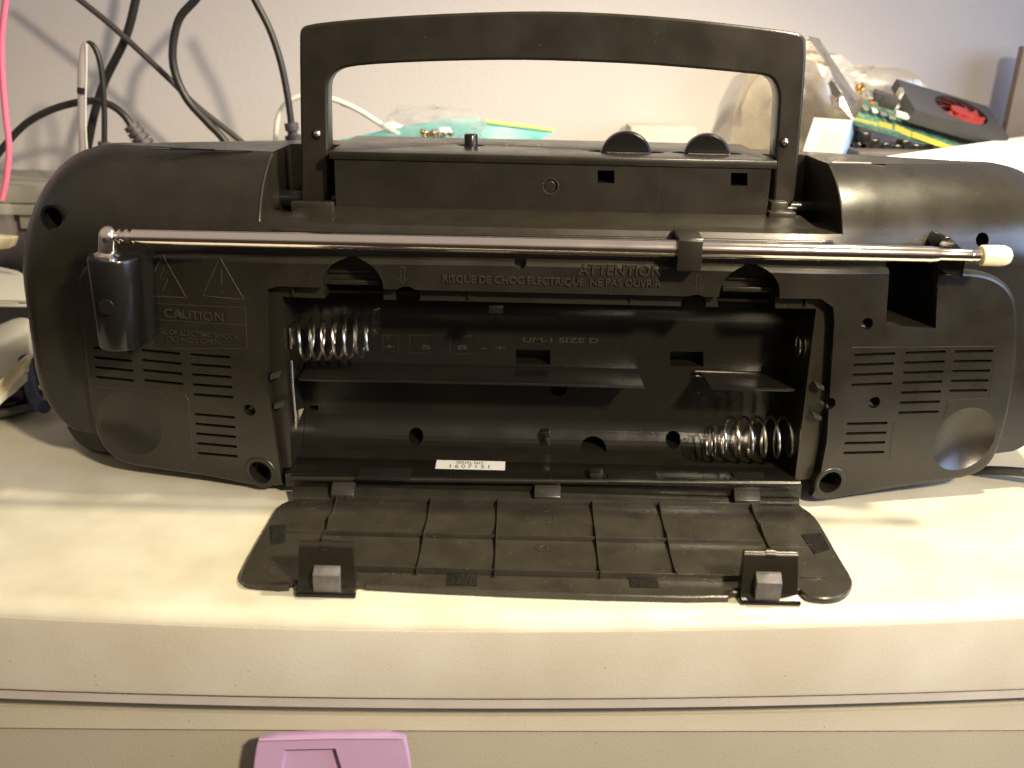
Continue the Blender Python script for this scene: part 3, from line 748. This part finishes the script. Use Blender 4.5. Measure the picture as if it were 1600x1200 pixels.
# felt pads on the floor and hinge rod
for x0, x1, y0, y1 in ((556, 640, 731, 749), (951, 1030, 737, 754), (1146, 1196, 738, 746)):
    p = atZ(x0, y1, 1.4); q = atZ(x1, y1+1.5, 1.4); r_ = atZ(x0, y0, 1.4)
    mk('felt_pad', MB().box((p.x, p.y, 1.36), (q.x, r_.y, 1.44)), M['felt'], bay, bevel=.02)
h0 = atY(452, 747.5, -.25); h1 = atY(1250, 756, -.25)
rod = mk('hinge_rod', MB().cyl(h0, h1, .15, n=16), M['plastic'], bay)
p = atZ(932, 742, 1.4); mk('floor_stop', MB().box((p.x-.4, p.y-.55, 1.2), (p.x+.3, p.y+.25, 1.72)), M['plastic'], bay, bevel=.06)
# lower front apron below the bay
mk('bay_apron', MB().box((cavL-.2, .05, .55), (cavR+.2, .6, 1.3)), M['plastic'], bay, bevel=.04)

# ------------------------------------------------------------------ battery lid lying open on the desk
lid = bpy.data.objects.new('battery_lid', None); COL.objects.link(lid); lid.parent = radio
WPOS[lid.name] = Vector((UC, -5, 0))*S; lid.location = WPOS[lid.name]-WPOS[radio.name]
LZ = .30
lp = [(457, 779), (433, 790), (420, 813), (398, 850), (379, 886), (375, 897), (378, 907), (390, 912), (450, 916), (453, 909), (458, 909), (463, 916), (556, 920), (557, 911), (569, 911), (571, 914), (880, 928), (1137, 934), (1141, 924), (1160, 925), (1240, 928), (1248, 918), (1256, 926), (1262, 932), (1295, 935), (1318, 930), (1332, 915), (1332, 903), (1310, 868), (1283, 820), (1270, 803), (1249, 789), (1249, 785)]
lpw = chaikin([(atZ(x, y, LZ).x, atZ(x, y, LZ).y) for x, y in lp], 1)
mb = MB().loft([[(x, y, .0) for x, y in lpw], [(x, y, LZ-.06) for x, y in lpw], [(x, y, LZ) for x, y in inset(lpw, .05)]])
mk('lid_plate', mb, M['lid'], lid, angle=30)
# rear strip that rises to the hinge
a, b = atZ(457, 780, LZ), atZ(1249, 787, LZ); c, d_ = atZ(457, 760, .62), atZ(1249, 768, .62)
mk('hinge_strip', MB().hexa([(a.x, a.y, .05), (b.x, b.y, .05), (d_.x, d_.y, .30), (c.x, c.y, .30)], [(a.x, a.y, LZ+.03), (b.x, b.y, LZ+.03), (d_.x, d_.y, .62), (c.x, c.y, .62)]), M['lid'], lid, bevel=.03)
for x0, x1, y0, y1 in ((517, 553, 737, 775), (835, 876, 741, 778), (1148, 1188, 746, 784)):
    p = atZ(x0, y1, .55); q = atZ(x1, y1, .55)
    yb_ = .28
    pr_ = [(p.y, .25), (p.y, .62), (p.y+.35, .95), (yb_-.25, 1.22), (yb_, 1.12), (yb_, .8), (p.y+.6, .45), (p.y+.4, .2)]
    mk('hinge_knuckle', MB().loft([[(x, y, z) for y, z in pr_] for x in (p.x, q.x)]), M['lid'], lid, bevel=.04)
def rib(x0, y0, x1, y1, h=.32, w=.07, dips=0):
    a = atZ(x0, y0, LZ); b = atZ(x1, y1, LZ); e = (b-a); L = e.length; e.normalize(); nrm = Vector((-e.y, e.x, 0))*w*.5
    N_ = 28 if dips else 2; R = []
    for i in range(N_+1):
        t = i/N_; p = a+e*L*t; hh = h
        if dips: hh = h*(1-.62*abs(math.sin(math.pi*t*dips))**.8)
        R.append([p-nrm-Vector((0, 0, .1)), p+nrm-Vector((0, 0, .1)), p+nrm*.6+Vector((0, 0, hh)), p-nrm*.6+Vector((0, 0, hh))])
    mb = MB().loft(R)
    if dips == 0: pass
    mk('lid_rib', mb, M['lid'], lid, angle=25, bevel=0 if dips else .02)
rib(540, 783, 1172, 795); rib(505, 836, 1190, 852, .25); rib(555, 893, 1158, 908, .30)
rib(448, 832, 500, 834, .08); rib(1205, 852, 1268, 853, .08); rib(1250, 903, 1292, 904, .08)
for (x0, y0, x1, y1) in ((527, 782, 503, 850), (674, 786, 651, 899), (778, 787, 773, 902), (925, 789, 938, 905), (1029, 790, 1057, 906), (1173, 794, 1206, 868)):
    rib(x0, y0, x1, y1, .36, .07, 2)
def ring_mark(x, y, rx, part=1., r=.018):
    c = atZ(x, y, LZ); k = abs(atZ(x+rx, y, LZ).x-c.x)
    pts = [(c.x+k*math.cos(t*2*math.pi/36), c.y+k*math.sin(t*2*math.pi/36), LZ+.002) for t in range(int(36*part)+1)]
    return pts
for x, y, r in ((482, 790, 13), (605, 791, 17), (727, 853, 15), (845, 792, 18), (1008, 800, 13), (985, 855, 10), (440, 893, 20), (612, 902, 16), (862, 914, 15), (1102, 914, 14), (1107, 797, 14), (1242, 800, 12)):
    mk('ejector_mark', MB().tube(ring_mark(x, y, r, random.choice((.55, .7, 1))), .018, 5), M['emboss'], lid)
def lidtext(s, x, y, W, H, rot=0., flipx=False):
    p = atZ(x, y, LZ); return flat_text('moulded_text', s, (p.x, p.y), W, H, LZ, M['emboss'], lid, .03, .01, rot, flipx)
lidtext('D', 857, 852, -.62, -.62); lidtext('F', 868, 808, -.45, -.75); lidtext('G', 838, 810, -.62, -.5)
for x0, x1, y0, y1 in ((697, 745, 897, 915), (985, 1030, 899, 918)):
    p = atZ(x0, y1, LZ); q = atZ(x1, y1, LZ); r_ = atZ(x0, y0, LZ)
    mk('felt_pad', MB().box((p.x, p.y, LZ-.02), (q.x, r_.y, LZ+.05)), M['felt'], lid, bevel=.015)
for pts in (((1252, 836), (1284, 834), (1297, 858), (1272, 866)), ((422, 822), (446, 820), (446, 848), (424, 851))):
    q = [atZ(x, y, LZ) for x, y in pts]
    mk('felt_pad', MB().loft([[(v.x, v.y, z) for v in q] for z in (LZ-.02, LZ+.04)]), M['felt'], lid)
def latch(x0, x1, xb0, xb1, ytop, yline, ybot, tabs):
    # U-shaped clip: stands on the lid edge, rounded top at the back, sloping face to the front
    zf = .22; pf = atZ(x0, ybot, zf); Yf = pf.y; xm = (x0+x1)/2
    Yk = Yf+.62; Hh = atY(xm, ytop, Yk).z
    sh = atY(xm, yline, Yf+.40)
    prof = [(Yf, .02), (Yf-.02, zf), (Yf+.18, zf+.08), (Yf+.30, zf+.14), (sh.y, sh.z-.03), (sh.y+.01, sh.z+.03)]
    for i in range(7):
        t = math.pi*i/6; prof.append((Yk+.06-.22*math.cos(t), Hh-.20+.20*math.sin(t)))
    prof += [(Yk+.28, .3), (Yk+.2, .1), (Yk+.2, .02)]
    fa, fb = atZ(x0, ybot, .1), atZ(x1, ybot, .1); ta, tb = atY(xb0, ytop, Yk), atY(xb1, ytop, Yk)
    def X(side, z):
        t = min(1, max(0, z/Hh)); return (fa.x*(1-t)+ta.x*t) if side == 0 else (fb.x*(1-t)+tb.x*t)
    k = mk('latch', MB().loft([[(X(s_, z), y, z) for y, z in prof] for s_ in (0, 1)]), M['plastic'], lid, angle=40)
    mk('latch_foot', MB().box((fa.x-.02, Yf-.10, .03), (fb.x+.05, Yf+.10, .20)), M['gloss'], k, bevel=.03)
    tx0, tx1, ty0, ty1, ty2 = tabs
    A_ = atY(tx0, ty1, Yf-.02); B_ = atY(tx1, ty1, Yf-.02); zt_ = A_.z; zb_ = atY(tx0, ty0, Yf+.34).z
    lo = [(A_.x, Yf+.02, zf-.1), (B_.x, Yf+.02, zf-.1), (B_.x, Yf+.6, zf-.1), (A_.x, Yf+.6, zf-.1)]
    hi = [(A_.x, Yf-.02, zt_), (B_.x, Yf-.02, zt_), (B_.x, Yf+.44, zb_), (A_.x, Yf+.44, zb_)]
    mk('latch_tab', MB().loft([lo, hi]), M['worn'], k, bevel=.03)
    cx = (ta.x+tb.x)/2
    mk('latch_rib', MB().cyl((cx-.22, Yk+.06, Hh-.19), (cx+.18, Yk+.06, Hh-.19), .25, n=20), M['plastic'], k)
latch(465, 556, 468, 552, 847, 870, 925, (488, 530, 882, 899, 915))
latch(1157, 1246, 1163, 1246, 861, 883, 937, (1183, 1223, 892, 911, 928))

# feet under the radio
for x, y in ((-16, 3), (20, 3), (-10, 11), (14, 11)):
    mk('foot', MB().cyl((x, y+Bf(x), 0), (x, y+Bf(x), 1.6), .9, n=24), M['gloss'], radio)
fl = [(100, 664), (112, 684), (128, 700), (146, 708), (170, 712), (210, 700), (190, 640), (120, 640)]
mk('lower_skirt', MB().prism(chaikin(PL(fl, 2.2), 1), 2.2, 6, .15), M['plastic'], radio, bent=True)

# ------------------------------------------------------------------ background: cables
def cable(name, pts, Y, wpx, material, label, cat='cable', group=None, flat=None, Ys=None):
    P3 = [atY(x, y, (Ys[i] if Ys else Y)) for i, (x, y) in enumerate(pts)]
    r = wpx/2/F_PX*(Y+DC)*1.02
    o = mk(name, MB().tube(catmull(P3, 8), r, 12, flat), material); return tag(o, label, cat, group)
def rootcable(name, pts, Y, wpx, material, label, plug, ribs=4, cat='cable'):
    P3 = [atY(x, y, Y) for x, y in pts]; r = wpx/2/F_PX*(Y+DC)
    t = thing(name, P3[-1], label, cat)
    mk('cord', MB().tube(catmull(P3, 8), r, 12), material, t)
    d = (P3[-1]-P3[-2]).normalized(); mb = MB(); L = plug[0]; R_ = plug[1]
    for i in range(ribs):
        c = P3[-1]+d*(L*i/ribs); mb.cyl(c, c+d*(L/ribs*.62), R_*(.75+.25*i/ribs), n=16)
        mb.cyl(c+d*(L/ribs*.6), c+d*(L/ribs), R_*.55, n=12)
    mk('plug', mb, M['darkgrey'], t)
    e = P3[-1]+d*L
    mk('plug_tail', MB().cyl(e, e+Vector((0, .5, -4)), R_*.8, n=12), M['cable'], t)
cable('power_cable', [(222, -60), (212, 0), (196, 60), (166, 122), (149, 172), (138, 225), (120, 330)], 25, 12.5, M['cable'], 'thick black cable dropping from the top behind the narrow loop')
cable('power_cable', [(60, -52), (125, 0), (180, 45), (260, 119), (310, 168), (378, 222), (420, 262), (470, 330)], 24, 9, M['cable2'], 'thin grey black cable running diagonally down across the wall')
cable('power_cable', [(340, -40), (305, 0), (280, 30), (270, 75), (274, 115), (293, 156), (325, 192), (352, 222), (390, 290)], 22, 12, M['cable'], 'black cable curving in a wide C shape left of the handle')
rootcable('power_cable', [(380, -40), (398, 0), (421, 45), (438, 95), (449, 148), (455, 192)], 21, 10.5, M['cable'], 'black cable with straight plug hanging right beside the raised handle', (1.6, .62), 2)
rootcable('power_cable', [(-60, 300), (-20, 262), (12, 222), (45, 190), (90, 168), (138, 158), (170, 163), (192, 178), (205, 196)], 22, 11, M['cable'], 'black cable arching low over the left corner to a ribbed plug', (2.2, .72), 5)
rootcable('power_cable', [(134, 72), (140, 68), (149, 76), (157, 100), (161, 135), (163, 175), (163, 222)], 20, 8.5, M['cable'], 'black cable of the narrow upright loop ending in a small plug', (.9, .55), 2)
rb = [atY(x, y, 19.5) for x, y in ((129, 330), (129, 250), (128, 200), (127, 150), (127, 110), (131, 78), (136, 68))]
o = mk('ribbon_cable', MB().tube(catmull(rb, 8), .24, 12, .35), M['ribbon']); tag(o, 'pale glossy flat strip forming the left side of the narrow cable loop', 'ribbon cable')
mk('white_edge', MB().tube(catmull([atY(x, y, 19.2) for x, y in ((139, 330), (137, 250), (134, 200), (134, 150), (135, 110), (135, 68))], 8), .055, 6), M['white'], o)
mk('black_tape', MB().tube([atY(127, 137, 19.4), atY(127, 146, 19.4)], .28, 12, .5), M['cable'], o)
cable('pink_cord', [(16, -60), (9, 0), (3, 60), (4, 120), (9, 180), (14, 230), (10, 280), (3, 312)], 17, 9, M['pink'], 'bright pink cord hanging down at the left edge of the picture', 'cord', Ys=[17]*8)
cable('white_cable', [(432, 300), (431, 215), (436, 180), (452, 158), (478, 150), (520, 155), (560, 172), (592, 192), (625, 212), (670, 240)], 22, 8, M['white'], 'cream white cable arching behind the left leg of the handle')
cable('white_cable', [(462, 300), (500, 165), (540, 165), (580, 186), (612, 208), (650, 240)], 23, 5, M['white'], 'thinner white cable running just under the cream white arch')
cable('mains_cable', [(1500, 738), (1545, 735), (1600, 738), (1660, 747), (1750, 775)], 5.2, 15, M['cable'], 'black cord lying on the desk at the right end of the radio', 'cord', Ys=[5.4, 4.2, 3.4, 2.6, 1.])

# ------------------------------------------------------------------ background: left side stack
scn = thing('grey_machine', (-32, 27, 0), 'dusty grey machine with flat top standing against the wall at the left', 'machine')
g0 = atY(-250, 290, 22); g1 = atY(100, 290, 22); gt = atY(30, 290, 22).z; gs = atY(30, 319, 22).z; gb = atY(30, 336, 22).z
mk('machine_cover', MB().box((g0.x, 22, gs+.06), (g1.x, 30.5, gt)), M['grey'], scn, bevel=.1)
mk('machine_tray', MB().box((g0.x, 22.05, gb), (g1.x, 30.5, gs-.02)), M['grey'], scn, bevel=.06)
mk('machine_body', MB().box((g0.x, 23.2, 0), (g1.x-.3, 30.5, gb)), M['darkgrey'], scn, bevel=.1)
pa = atY(22, 330, 22); pb = atY(46, 360, 22)
mk('machine_panel', MB().box((pa.x, 22.6, pb.z), (pb.x+3, 23.3, pa.z)), M['grey'], scn, bevel=.05)
pz = atY(20, 404, 23).z
t = thing('paper_pile', (-30, 18, 0), 'pile of white paper sheets at the left edge below the grey machine', 'papers')
zc1 = atY(0, 478, 16).z
mk('dark_case', MB().box((-45, 16.4, 0), (atY(46, 500, 16).x+4, 22, zc1-.15)), M['darkgrey'], t, bevel=.1)
pv = [atY(-120, 390, 22.5), atY(0, 405, 22.5), atY(40, 436, 21.5), atY(60, 450, 20), atY(60, 478, 16), atY(-120, 480, 16)]
pz_ = [(v.x, v.y) for v in pv]
def sheet(name, pts3, thick, material, parent): return mk(name, MB().loft([[(v.x, v.y, v.z-thick) for v in pts3], [(v.x, v.y, v.z) for v in pts3]]), material, parent, smooth=False)
base_z = zc1
sheet('sheet', [Vector((v.x, v.y, zc1+.0+(v.y-16)*.0+ (v.z-zc1)*.0+.05)) for v in pv], .1, M['paper'], t)
sheet('sheet', [Vector((v.x-.6, v.y+.3, zc1+.35+(v.y-16)*.12)) for v in pv], .1, M['paper'], t)
sheet('sheet', [Vector((v.x-1.4, v.y+.2, zc1+.2)) for v in pv], .1, M['paper'], t)
# white power adapter
t = thing('power_adapter', (-26, 12, 0), 'white plastic power adapter lying left of the radio on the desk', 'adapter')
Q = lambda x, y, Y: atY(x, y, Y)
low_ = [Q(-90, 640, 12), Q(0, 588, 12), Q(46, 562, 13), Q(52, 540, 16), Q(-90, 540, 17)]
hi_ = [Q(-90, 600, 12), Q(0, 542, 12), Q(44, 510, 13), Q(46, 494, 16), Q(24, 494, 17)]
hi_ = [Q(-90, 585, 12), Q(0, 540, 12), Q(44, 520, 13), Q(46, 496, 16), Q(24, 492, 17)]
mk('adapter_body', MB().loft([[(v.x, v.y, v.z-.6) for v in low_], low_, hi_]), M['white'], t, bevel=.18)
mk('adapter_foot', MB().box((-40, 12.6, 0), (low_[2].x-1.6, 16, low_[0].z)), M['darkgrey'], t)
t2 = thing('cable_connector', (-25, 9, 1), 'cream plastic connector tab slanting in front of the white adapter', 'connector')
v = [Q(-40, 640, 9), Q(-5, 600, 9), Q(26, 568, 10), Q(42, 554, 11), Q(47, 558, 11), Q(40, 576, 10), Q(40, 584, 10), Q(18, 605, 9.2), Q(-40, 660, 9)]
mk('connector_body', MB().loft([[(p_.x, p_.y+.5, p_.z) for p_ in v], [(p_.x, p_.y-.2, p_.z) for p_ in v]]), M['cream'], t2, bevel=.08)
for k in range(3):
    mk('wire', MB().tube(catmull([Q(-40, 668+k*4, 8.8), Q(0, 622+k*4, 9), Q(22, 602+k*5, 9.4), Q(42, 585+k*4, 10.5)], 5), .07, 6), M['white'], t2)
a = atZ(20, 628, .9); t3 = mk('computer_mouse', MB().sphere((a.x-1.2, a.y+.8, .9), 1., 28, 16, (2.6, 1.9, .9)), M['gloss']); tag(t3, 'rounded dark plastic gadget on the desk under the cream connector', 'gadget')
o = mk('blue_cord', MB().tube(catmull([Q(38, 560, 13), Q(46, 590, 12), Q(50, 612, 11), Q(58, 630, 10.2), Q(70, 636, 9.5)], 6), .42, 10), M['blue']); tag(o, 'short dark blue cord pressed against the left end of the radio', 'cord')
o = mk('black_cord', MB().tube(catmull([Q(-60, 652, 8.5), Q(0, 646, 9.3), Q(40, 638, 10), Q(75, 632, 10.5)], 6), .28, 10), M['cable']); tag(o, 'black cord lying on the desk before the dark rounded gadget', 'cord')
# clear connector on pink cord
t = thing('clear_connector', (-27, 17, 10), 'clear plastic connector with yellowed end hanging on the pink cord', 'connector')
v = [Q(-18, 318, 17), Q(10, 318, 17), Q(21, 362, 17), Q(20, 385, 17), Q(-20, 385, 17)]
mk('connector_body', MB().loft([[(p_.x, 17.6, p_.z) for p_ in v], [(p_.x, 16.6, p_.z) for p_ in v]]), M['clear'], t, bevel=.1)
v = [Q(-20, 366, 17), Q(26, 370, 17), Q(20, 386, 17), Q(-20, 390, 17)]
mk('connector_end', MB().loft([[(p_.x, 17.4, p_.z) for p_ in v], [(p_.x, 16.5, p_.z) for p_ in v]]), M['cream'], t, bevel=.08)

# ------------------------------------------------------------------ background: teal packet on a box behind
t = thing('packet_of_fittings', (-2, 22, 0), 'teal blister packet with clear film and brass fittings behind the control deck', 'packet')
v = [Q(495, 226, 21), Q(560, 212, 21.5), Q(615, 200, 22.5), Q(690, 186, 24), Q(762, 186, 24), Q(866, 204, 23), Q(830, 222, 21), Q(700, 232, 20.5)]
mk('backing_card', MB().loft([[(p_.x, p_.y, p_.z-.15) for p_ in v], [(p_.x, p_.y, p_.z) for p_ in v]]), M['teal'], t, smooth=False)
v = [Q(756, 188, 23.6), Q(866, 203, 22.8), Q(864, 206, 22.7), Q(756, 192, 23.4)]
mk('lime_strip', MB().loft([[(p_.x, p_.y-.1, p_.z+.02) for p_ in v], [(p_.x, p_.y-.1, p_.z+.10) for p_ in v]]), M['lime'], t, smooth=False)
mb = MB()
for k in range(16):
    x = random.uniform(655, 705); y = random.uniform(199, 214); p_ = Q(x, y, 21.2+random.uniform(-.3, .5)); mb.sphere(p_, random.uniform(.14, .26), 10, 6)
mk('brass_fittings', mb, M['brass'], t)
def crumple(name, cx, cy, Y, rx, rz, material, parent, seed, nu=34, nv=22, amp=.16, shape=None, dy=.5):
    rnd = random.Random(seed); ph = [(rnd.uniform(1.5, 9), rnd.uniform(0, 6.3), rnd.uniform(1, 7), rnd.uniform(0, 6.3)) for k in range(9)]
    c = atY(cx, cy, Y); R = []
    for j in range(nv+1):
        th = math.pi*j/nv; ring = []
        for i in range(nu):
            f = 2*math.pi*i/nu
            k = 1+amp*sum(abs(math.sin(a*f*.5+b+c_*th*.6+d))-.6 for a, b, c_, d in [(round(q[0])*2, q[1], q[2], q[3]) for q in ph])/2.2
            rr = max(math.sin(th), .02)**.8*k
            x, z = rx*rr*math.cos(f), rz*math.cos(th)*k
            ring.append((c.x+x, c.y+dy*rx*rr*math.sin(f), c.z+z))
        R.append(ring)
    return mk(name, MB().loft(R), material, parent, angle=24)
crumple('blister_film', 680, 196, 21.5, 3.4, 1.15, M['clear'], t, 5, 26, 14, .22)
mk('support_box', MB().box((-13, 20, 0), (8, 27, 14.6)), M['cardbox'], t)

o = mk('white_box', MB().box((atY(985, 200, 27).x, 27, 0), (atY(1090, 200, 27).x, 30.5, atY(1040, 199, 27).z)), M['cardbox'], bevel=.15); tag(o, 'low pale box standing at the wall behind the two dials', 'box')

# ------------------------------------------------------------------ background right: bag, graphics card
bag = crumple('plastic_bag', 1243, 212, 28.2, 4.7, 5.6, M['bag'], None, 11, 24, 15, .13, dy=.3)
tag(bag, 'crumpled clear plastic bag standing behind the right leg of the handle', 'bag')
bag2 = crumple('plastic_bag', 1356, 138, 29.3, 4.2, 1.5, M['bag'], None, 23, 40, 26, .08, dy=.25)
tag(bag2, 'thin crumpled plastic wrap lying behind the green circuit board', 'bag')
card = thing('graphics_card', (32, 24, 14), 'computer graphics card with red fan tilted on the clutter at the right', 'graphics card')
v = [Q(1334, 191, 21.5), Q(1530, 247, 21.5), Q(1600, 225, 27), Q(1360, 140, 27)]
mk('circuit_board', MB().loft([[(p_.x, p_.y, p_.z-.16) for p_ in v], [(p_.x, p_.y, p_.z) for p_ in v]]), M['pcb'], card, smooth=False)
for x0, y0, x1, y1, h in ((1336, 181, 1372, 190, 5), (1374, 187, 1394, 192, 10), (1399, 192, 1424, 203, 12), (1426, 203, 1530, 241, 12)):
    a, b = Q(x0, y0+3, 21.3), Q(x1, y1+3, 21.3)
    hh = h/F_PX*69*.62
    mk('edge_contacts', MB().loft([[(a.x, a.y, a.z-hh), (b.x, b.y, b.z-hh), (b.x, b.y+.14, b.z-hh), (a.x, a.y+.14, a.z-hh)], [(a.x, a.y, a.z+.02), (b.x, b.y, b.z+.02), (b.x, b.y+.14, b.z+.02), (a.x, a.y+.14, a.z+.02)]]), M['gold'], card, smooth=False)
# shroud
near_t = [Q(1430, 171, 22.6), Q(1577, 215, 22.6)]; far_t = [Q(1543, 166, 27), Q(1401, 123, 27)]
near_b = [Q(1419, 191, 22.8), Q(1566, 234, 22.8)]; far_b = [Q(1541, 186, 27), Q(1392, 137, 27)]
top_ = near_t+far_t; bot_ = near_b+far_b
sm_ = mesh_from(MB().loft([bot_, top_]))
cc = sum((Vector(p_) for p_ in top_), Vector())/4
e1 = (near_t[1]-near_t[0]).normalized(); e2 = (far_t[1]-near_t[0]).normalized(); nn = e1.cross(e2).normalized()
if nn.z < 0: nn = -nn
e2 = nn.cross(e1).normalized()
fc = (Q(1503, 170, 24.9))
tt = (near_t[0]-fc).dot(nn); fc = fc+nn*tt
FR = 1.95
fan_cut = MB().cyl(fc-nn*.6, fc+nn*.5, FR, n=40)
put('fan_shroud', boolean(sm_, [fan_cut]), M['shroud'], card, angle=25, bevel=.0)
fan = MB()
for k in range(9):
    a0_ = 2*math.pi*k/9; R = []
    for j in range(5):
        t_ = j/4; rr = .65+(FR-.12-.65)*t_; an = a0_+.5*t_; w_ = .34+.06*t_
        c0_, s0_, c1_, s1_ = math.cos(an-w_), math.sin(an-w_), math.cos(an+w_*.5), math.sin(an+w_*.5)
        p0_ = fc+e1*(rr*c0_)+e2*(rr*s0_)-nn*.42; p1_ = fc+e1*(rr*c1_)+e2*(rr*s1_)-nn*.08
        R.append([p0_, p1_, p1_+nn*.05, p0_+nn*.05])
    fan.loft(R)
fn = mk('fan', fan, M['red'], card, angle=25)
mk('fan_hub', MB().cyl(fc-nn*.4, fc-nn*.03, .74, n=28, prof=[(0, .74), (.9, .74), (1, .66)]), M['red'], fn)
# light lower edge under shroud
# components
for x, y, w_, h_, m_, r_ in ((1388, 158, 13, 17, 'shroud', 1), (1373, 150, 9, 12, 'shroud', 1), (1345, 138, 3, 12, 'brass', 0), (1343, 137, 5, 5, 'copper', 0), (1404, 150, 3, 20, 'silver', 1), (1400, 166, 3, 9, 'silver', 1), (1409, 180, 10, 5, 'label', 1), (1358, 150, 5, 4, 'silver', 1), (1362, 158, 4, 3, 'copper', 1), (1352, 168, 4, 3, 'silver', 1), (1380, 176, 5, 3, 'silver', 1), (1366, 172, 4, 3, 'label', 1), (1393, 182, 5, 3, 'silver', 1)):
    c_ = Q(x, y, 23.2); s_ = 70.5/F_PX
    if m_ == 'copper' and r_ == 0:
        mk('coil', MB().cyl(c_-e1*.2, c_+e1*.2, .22, n=14), M[m_], card); continue
    a_ = e1*(w_*s_); b_ = nn*(h_*s_*.55); d_2 = e2*.35
    mk('component', MB().loft([[c_-a_-b_-d_2, c_+a_-b_-d_2, c_+a_-b_+d_2, c_-a_-b_+d_2], [c_-a_+b_-d_2, c_+a_+b_-d_2, c_+a_+b_+d_2, c_-a_+b_+d_2]]), M[m_], card, bevel=.04)
# bracket
bk = [Q(1262, 57, 24), Q(1278, 61, 25.5), Q(1300, 95, 25.5), Q(1335, 148, 25), Q(1339, 160, 24), Q(1330, 186, 22), Q(1300, 168, 22), Q(1296, 150, 23), Q(1306, 130, 23.5), Q(1297, 108, 24), Q(1272, 96, 24), Q(1255, 90, 24)]
mk('mounting_bracket', MB().loft([[(p_.x, p_.y, p_.z) for p_ in bk], [(p_.x+.1, p_.y+.12, p_.z+.04) for p_ in bk]]), M['steel'], card, smooth=False)
pt = [Q(1293, 129, 22.6), Q(1299, 121, 22.6), Q(1318, 147, 22.6), Q(1308, 155, 22.6), Q(1298, 150, 22.6)]
mk('video_port', MB().loft([[(p_.x, p_.y, p_.z) for p_ in pt], [(p_.x+.7, p_.y+1.6, p_.z-.1) for p_ in pt]]), M['steel'], card, smooth=False)
pq = inset([(p_.x, p_.z) for p_ in pt], .09)
mk('port_opening', MB().loft([[(x, 22.56, z) for x, z in pq], [(x+.05, 22.8, z) for x, z in pq]]), M['dark'], card, smooth=False)

# white card with blue side
wb = thing('white_carton', (27, 22, 8), 'white ribbed carton with pale blue side leaning beside the bracket', 'carton')
f_ = [Q(1246, 262, 20.5), Q(1310, 262, 20.5), Q(1331, 188, 21.2), Q(1272, 184, 21.2)]
s1_ = [Q(1310, 262, 20.5), Q(1331, 188, 21.2), Q(1345, 183, 23.5), Q(1330, 250, 23.5)]
mk('carton_front', MB().loft([[(p_.x, p_.y+.25, p_.z) for p_ in f_], [(p_.x, p_.y, p_.z) for p_ in f_]]), M['cardbox'], wb, smooth=False)
mk('carton_side', MB().loft([[(p_.x-.2, p_.y, p_.z) for p_ in s1_], [(p_.x, p_.y, p_.z) for p_ in s1_]]), M['skyblue'], wb, smooth=False)
for k in range(9):
    a = f_[0].lerp(f_[1], .35+.07*k); b = f_[3].lerp(f_[2], .35+.07*k)
    mk('rib', MB().tube([a, a.lerp(b, .75)], .045, 6), M['cardbox'], wb)
mk('carton_base', MB().box((f_[0].x, 20.9, 0), (f_[1].x, 24, f_[0].z)), M['cardbox'], wb)
# dark clutter
cl = thing('power_strip', (33, 22, 10), 'dark plastic power strip with rows of black switches under the circuit board', 'power strip')
ct = atY(1400, 236, 20).z
mk('strip_body', MB().box((atY(1338, 236, 20).x, 19.6, 0), (atY(1338, 236, 20).x+16, 27, ct)), M['darkgrey'], cl, bevel=.2)
for x, y in ((1343, 222), (1352, 206), (1366, 216), (1384, 222), (1402, 225), (1415, 218), (1432, 224), (1448, 222), (1360, 232), (1395, 234)):
    p_ = Q(x, y, 22); mk('switch', MB().box((p_.x-.45, p_.y-.5, ct-.1), (p_.x+.4, p_.y+.6, p_.z)), M['gloss'], cl, bevel=.1)
# white paper sheet on the right
pp_ = [Q(1380, 245, 18.5), Q(1400, 262, 15.5), Q(1490, 285, 13.5), Q(1600, 330, 12.5), Q(1760, 370, 12.5), Q(1760, 190, 26), Q(1600, 213, 24)]
t = thing('white_sheet', (36, 20, 12), 'large bright white sheet lying behind the right end of the radio', 'paper')
mk('sheet', MB().loft([[(p_.x, p_.y, p_.z-.12) for p_ in pp_], [(p_.x, p_.y, p_.z) for p_ in pp_]]), M['paper'], t, smooth=False)
bx = [Q(1592, 72, 29), Q(1640, 72, 29), Q(1640, 240, 29), Q(1556, 240, 29)]
o = mk('brown_board', MB().loft([[(p_.x, p_.y-.8, p_.z) for p_ in bx], [(p_.x, p_.y, p_.z) for p_ in bx]]), M['brown'], bevel=.05); tag(o, 'brown board standing against the wall at the right edge', 'board')
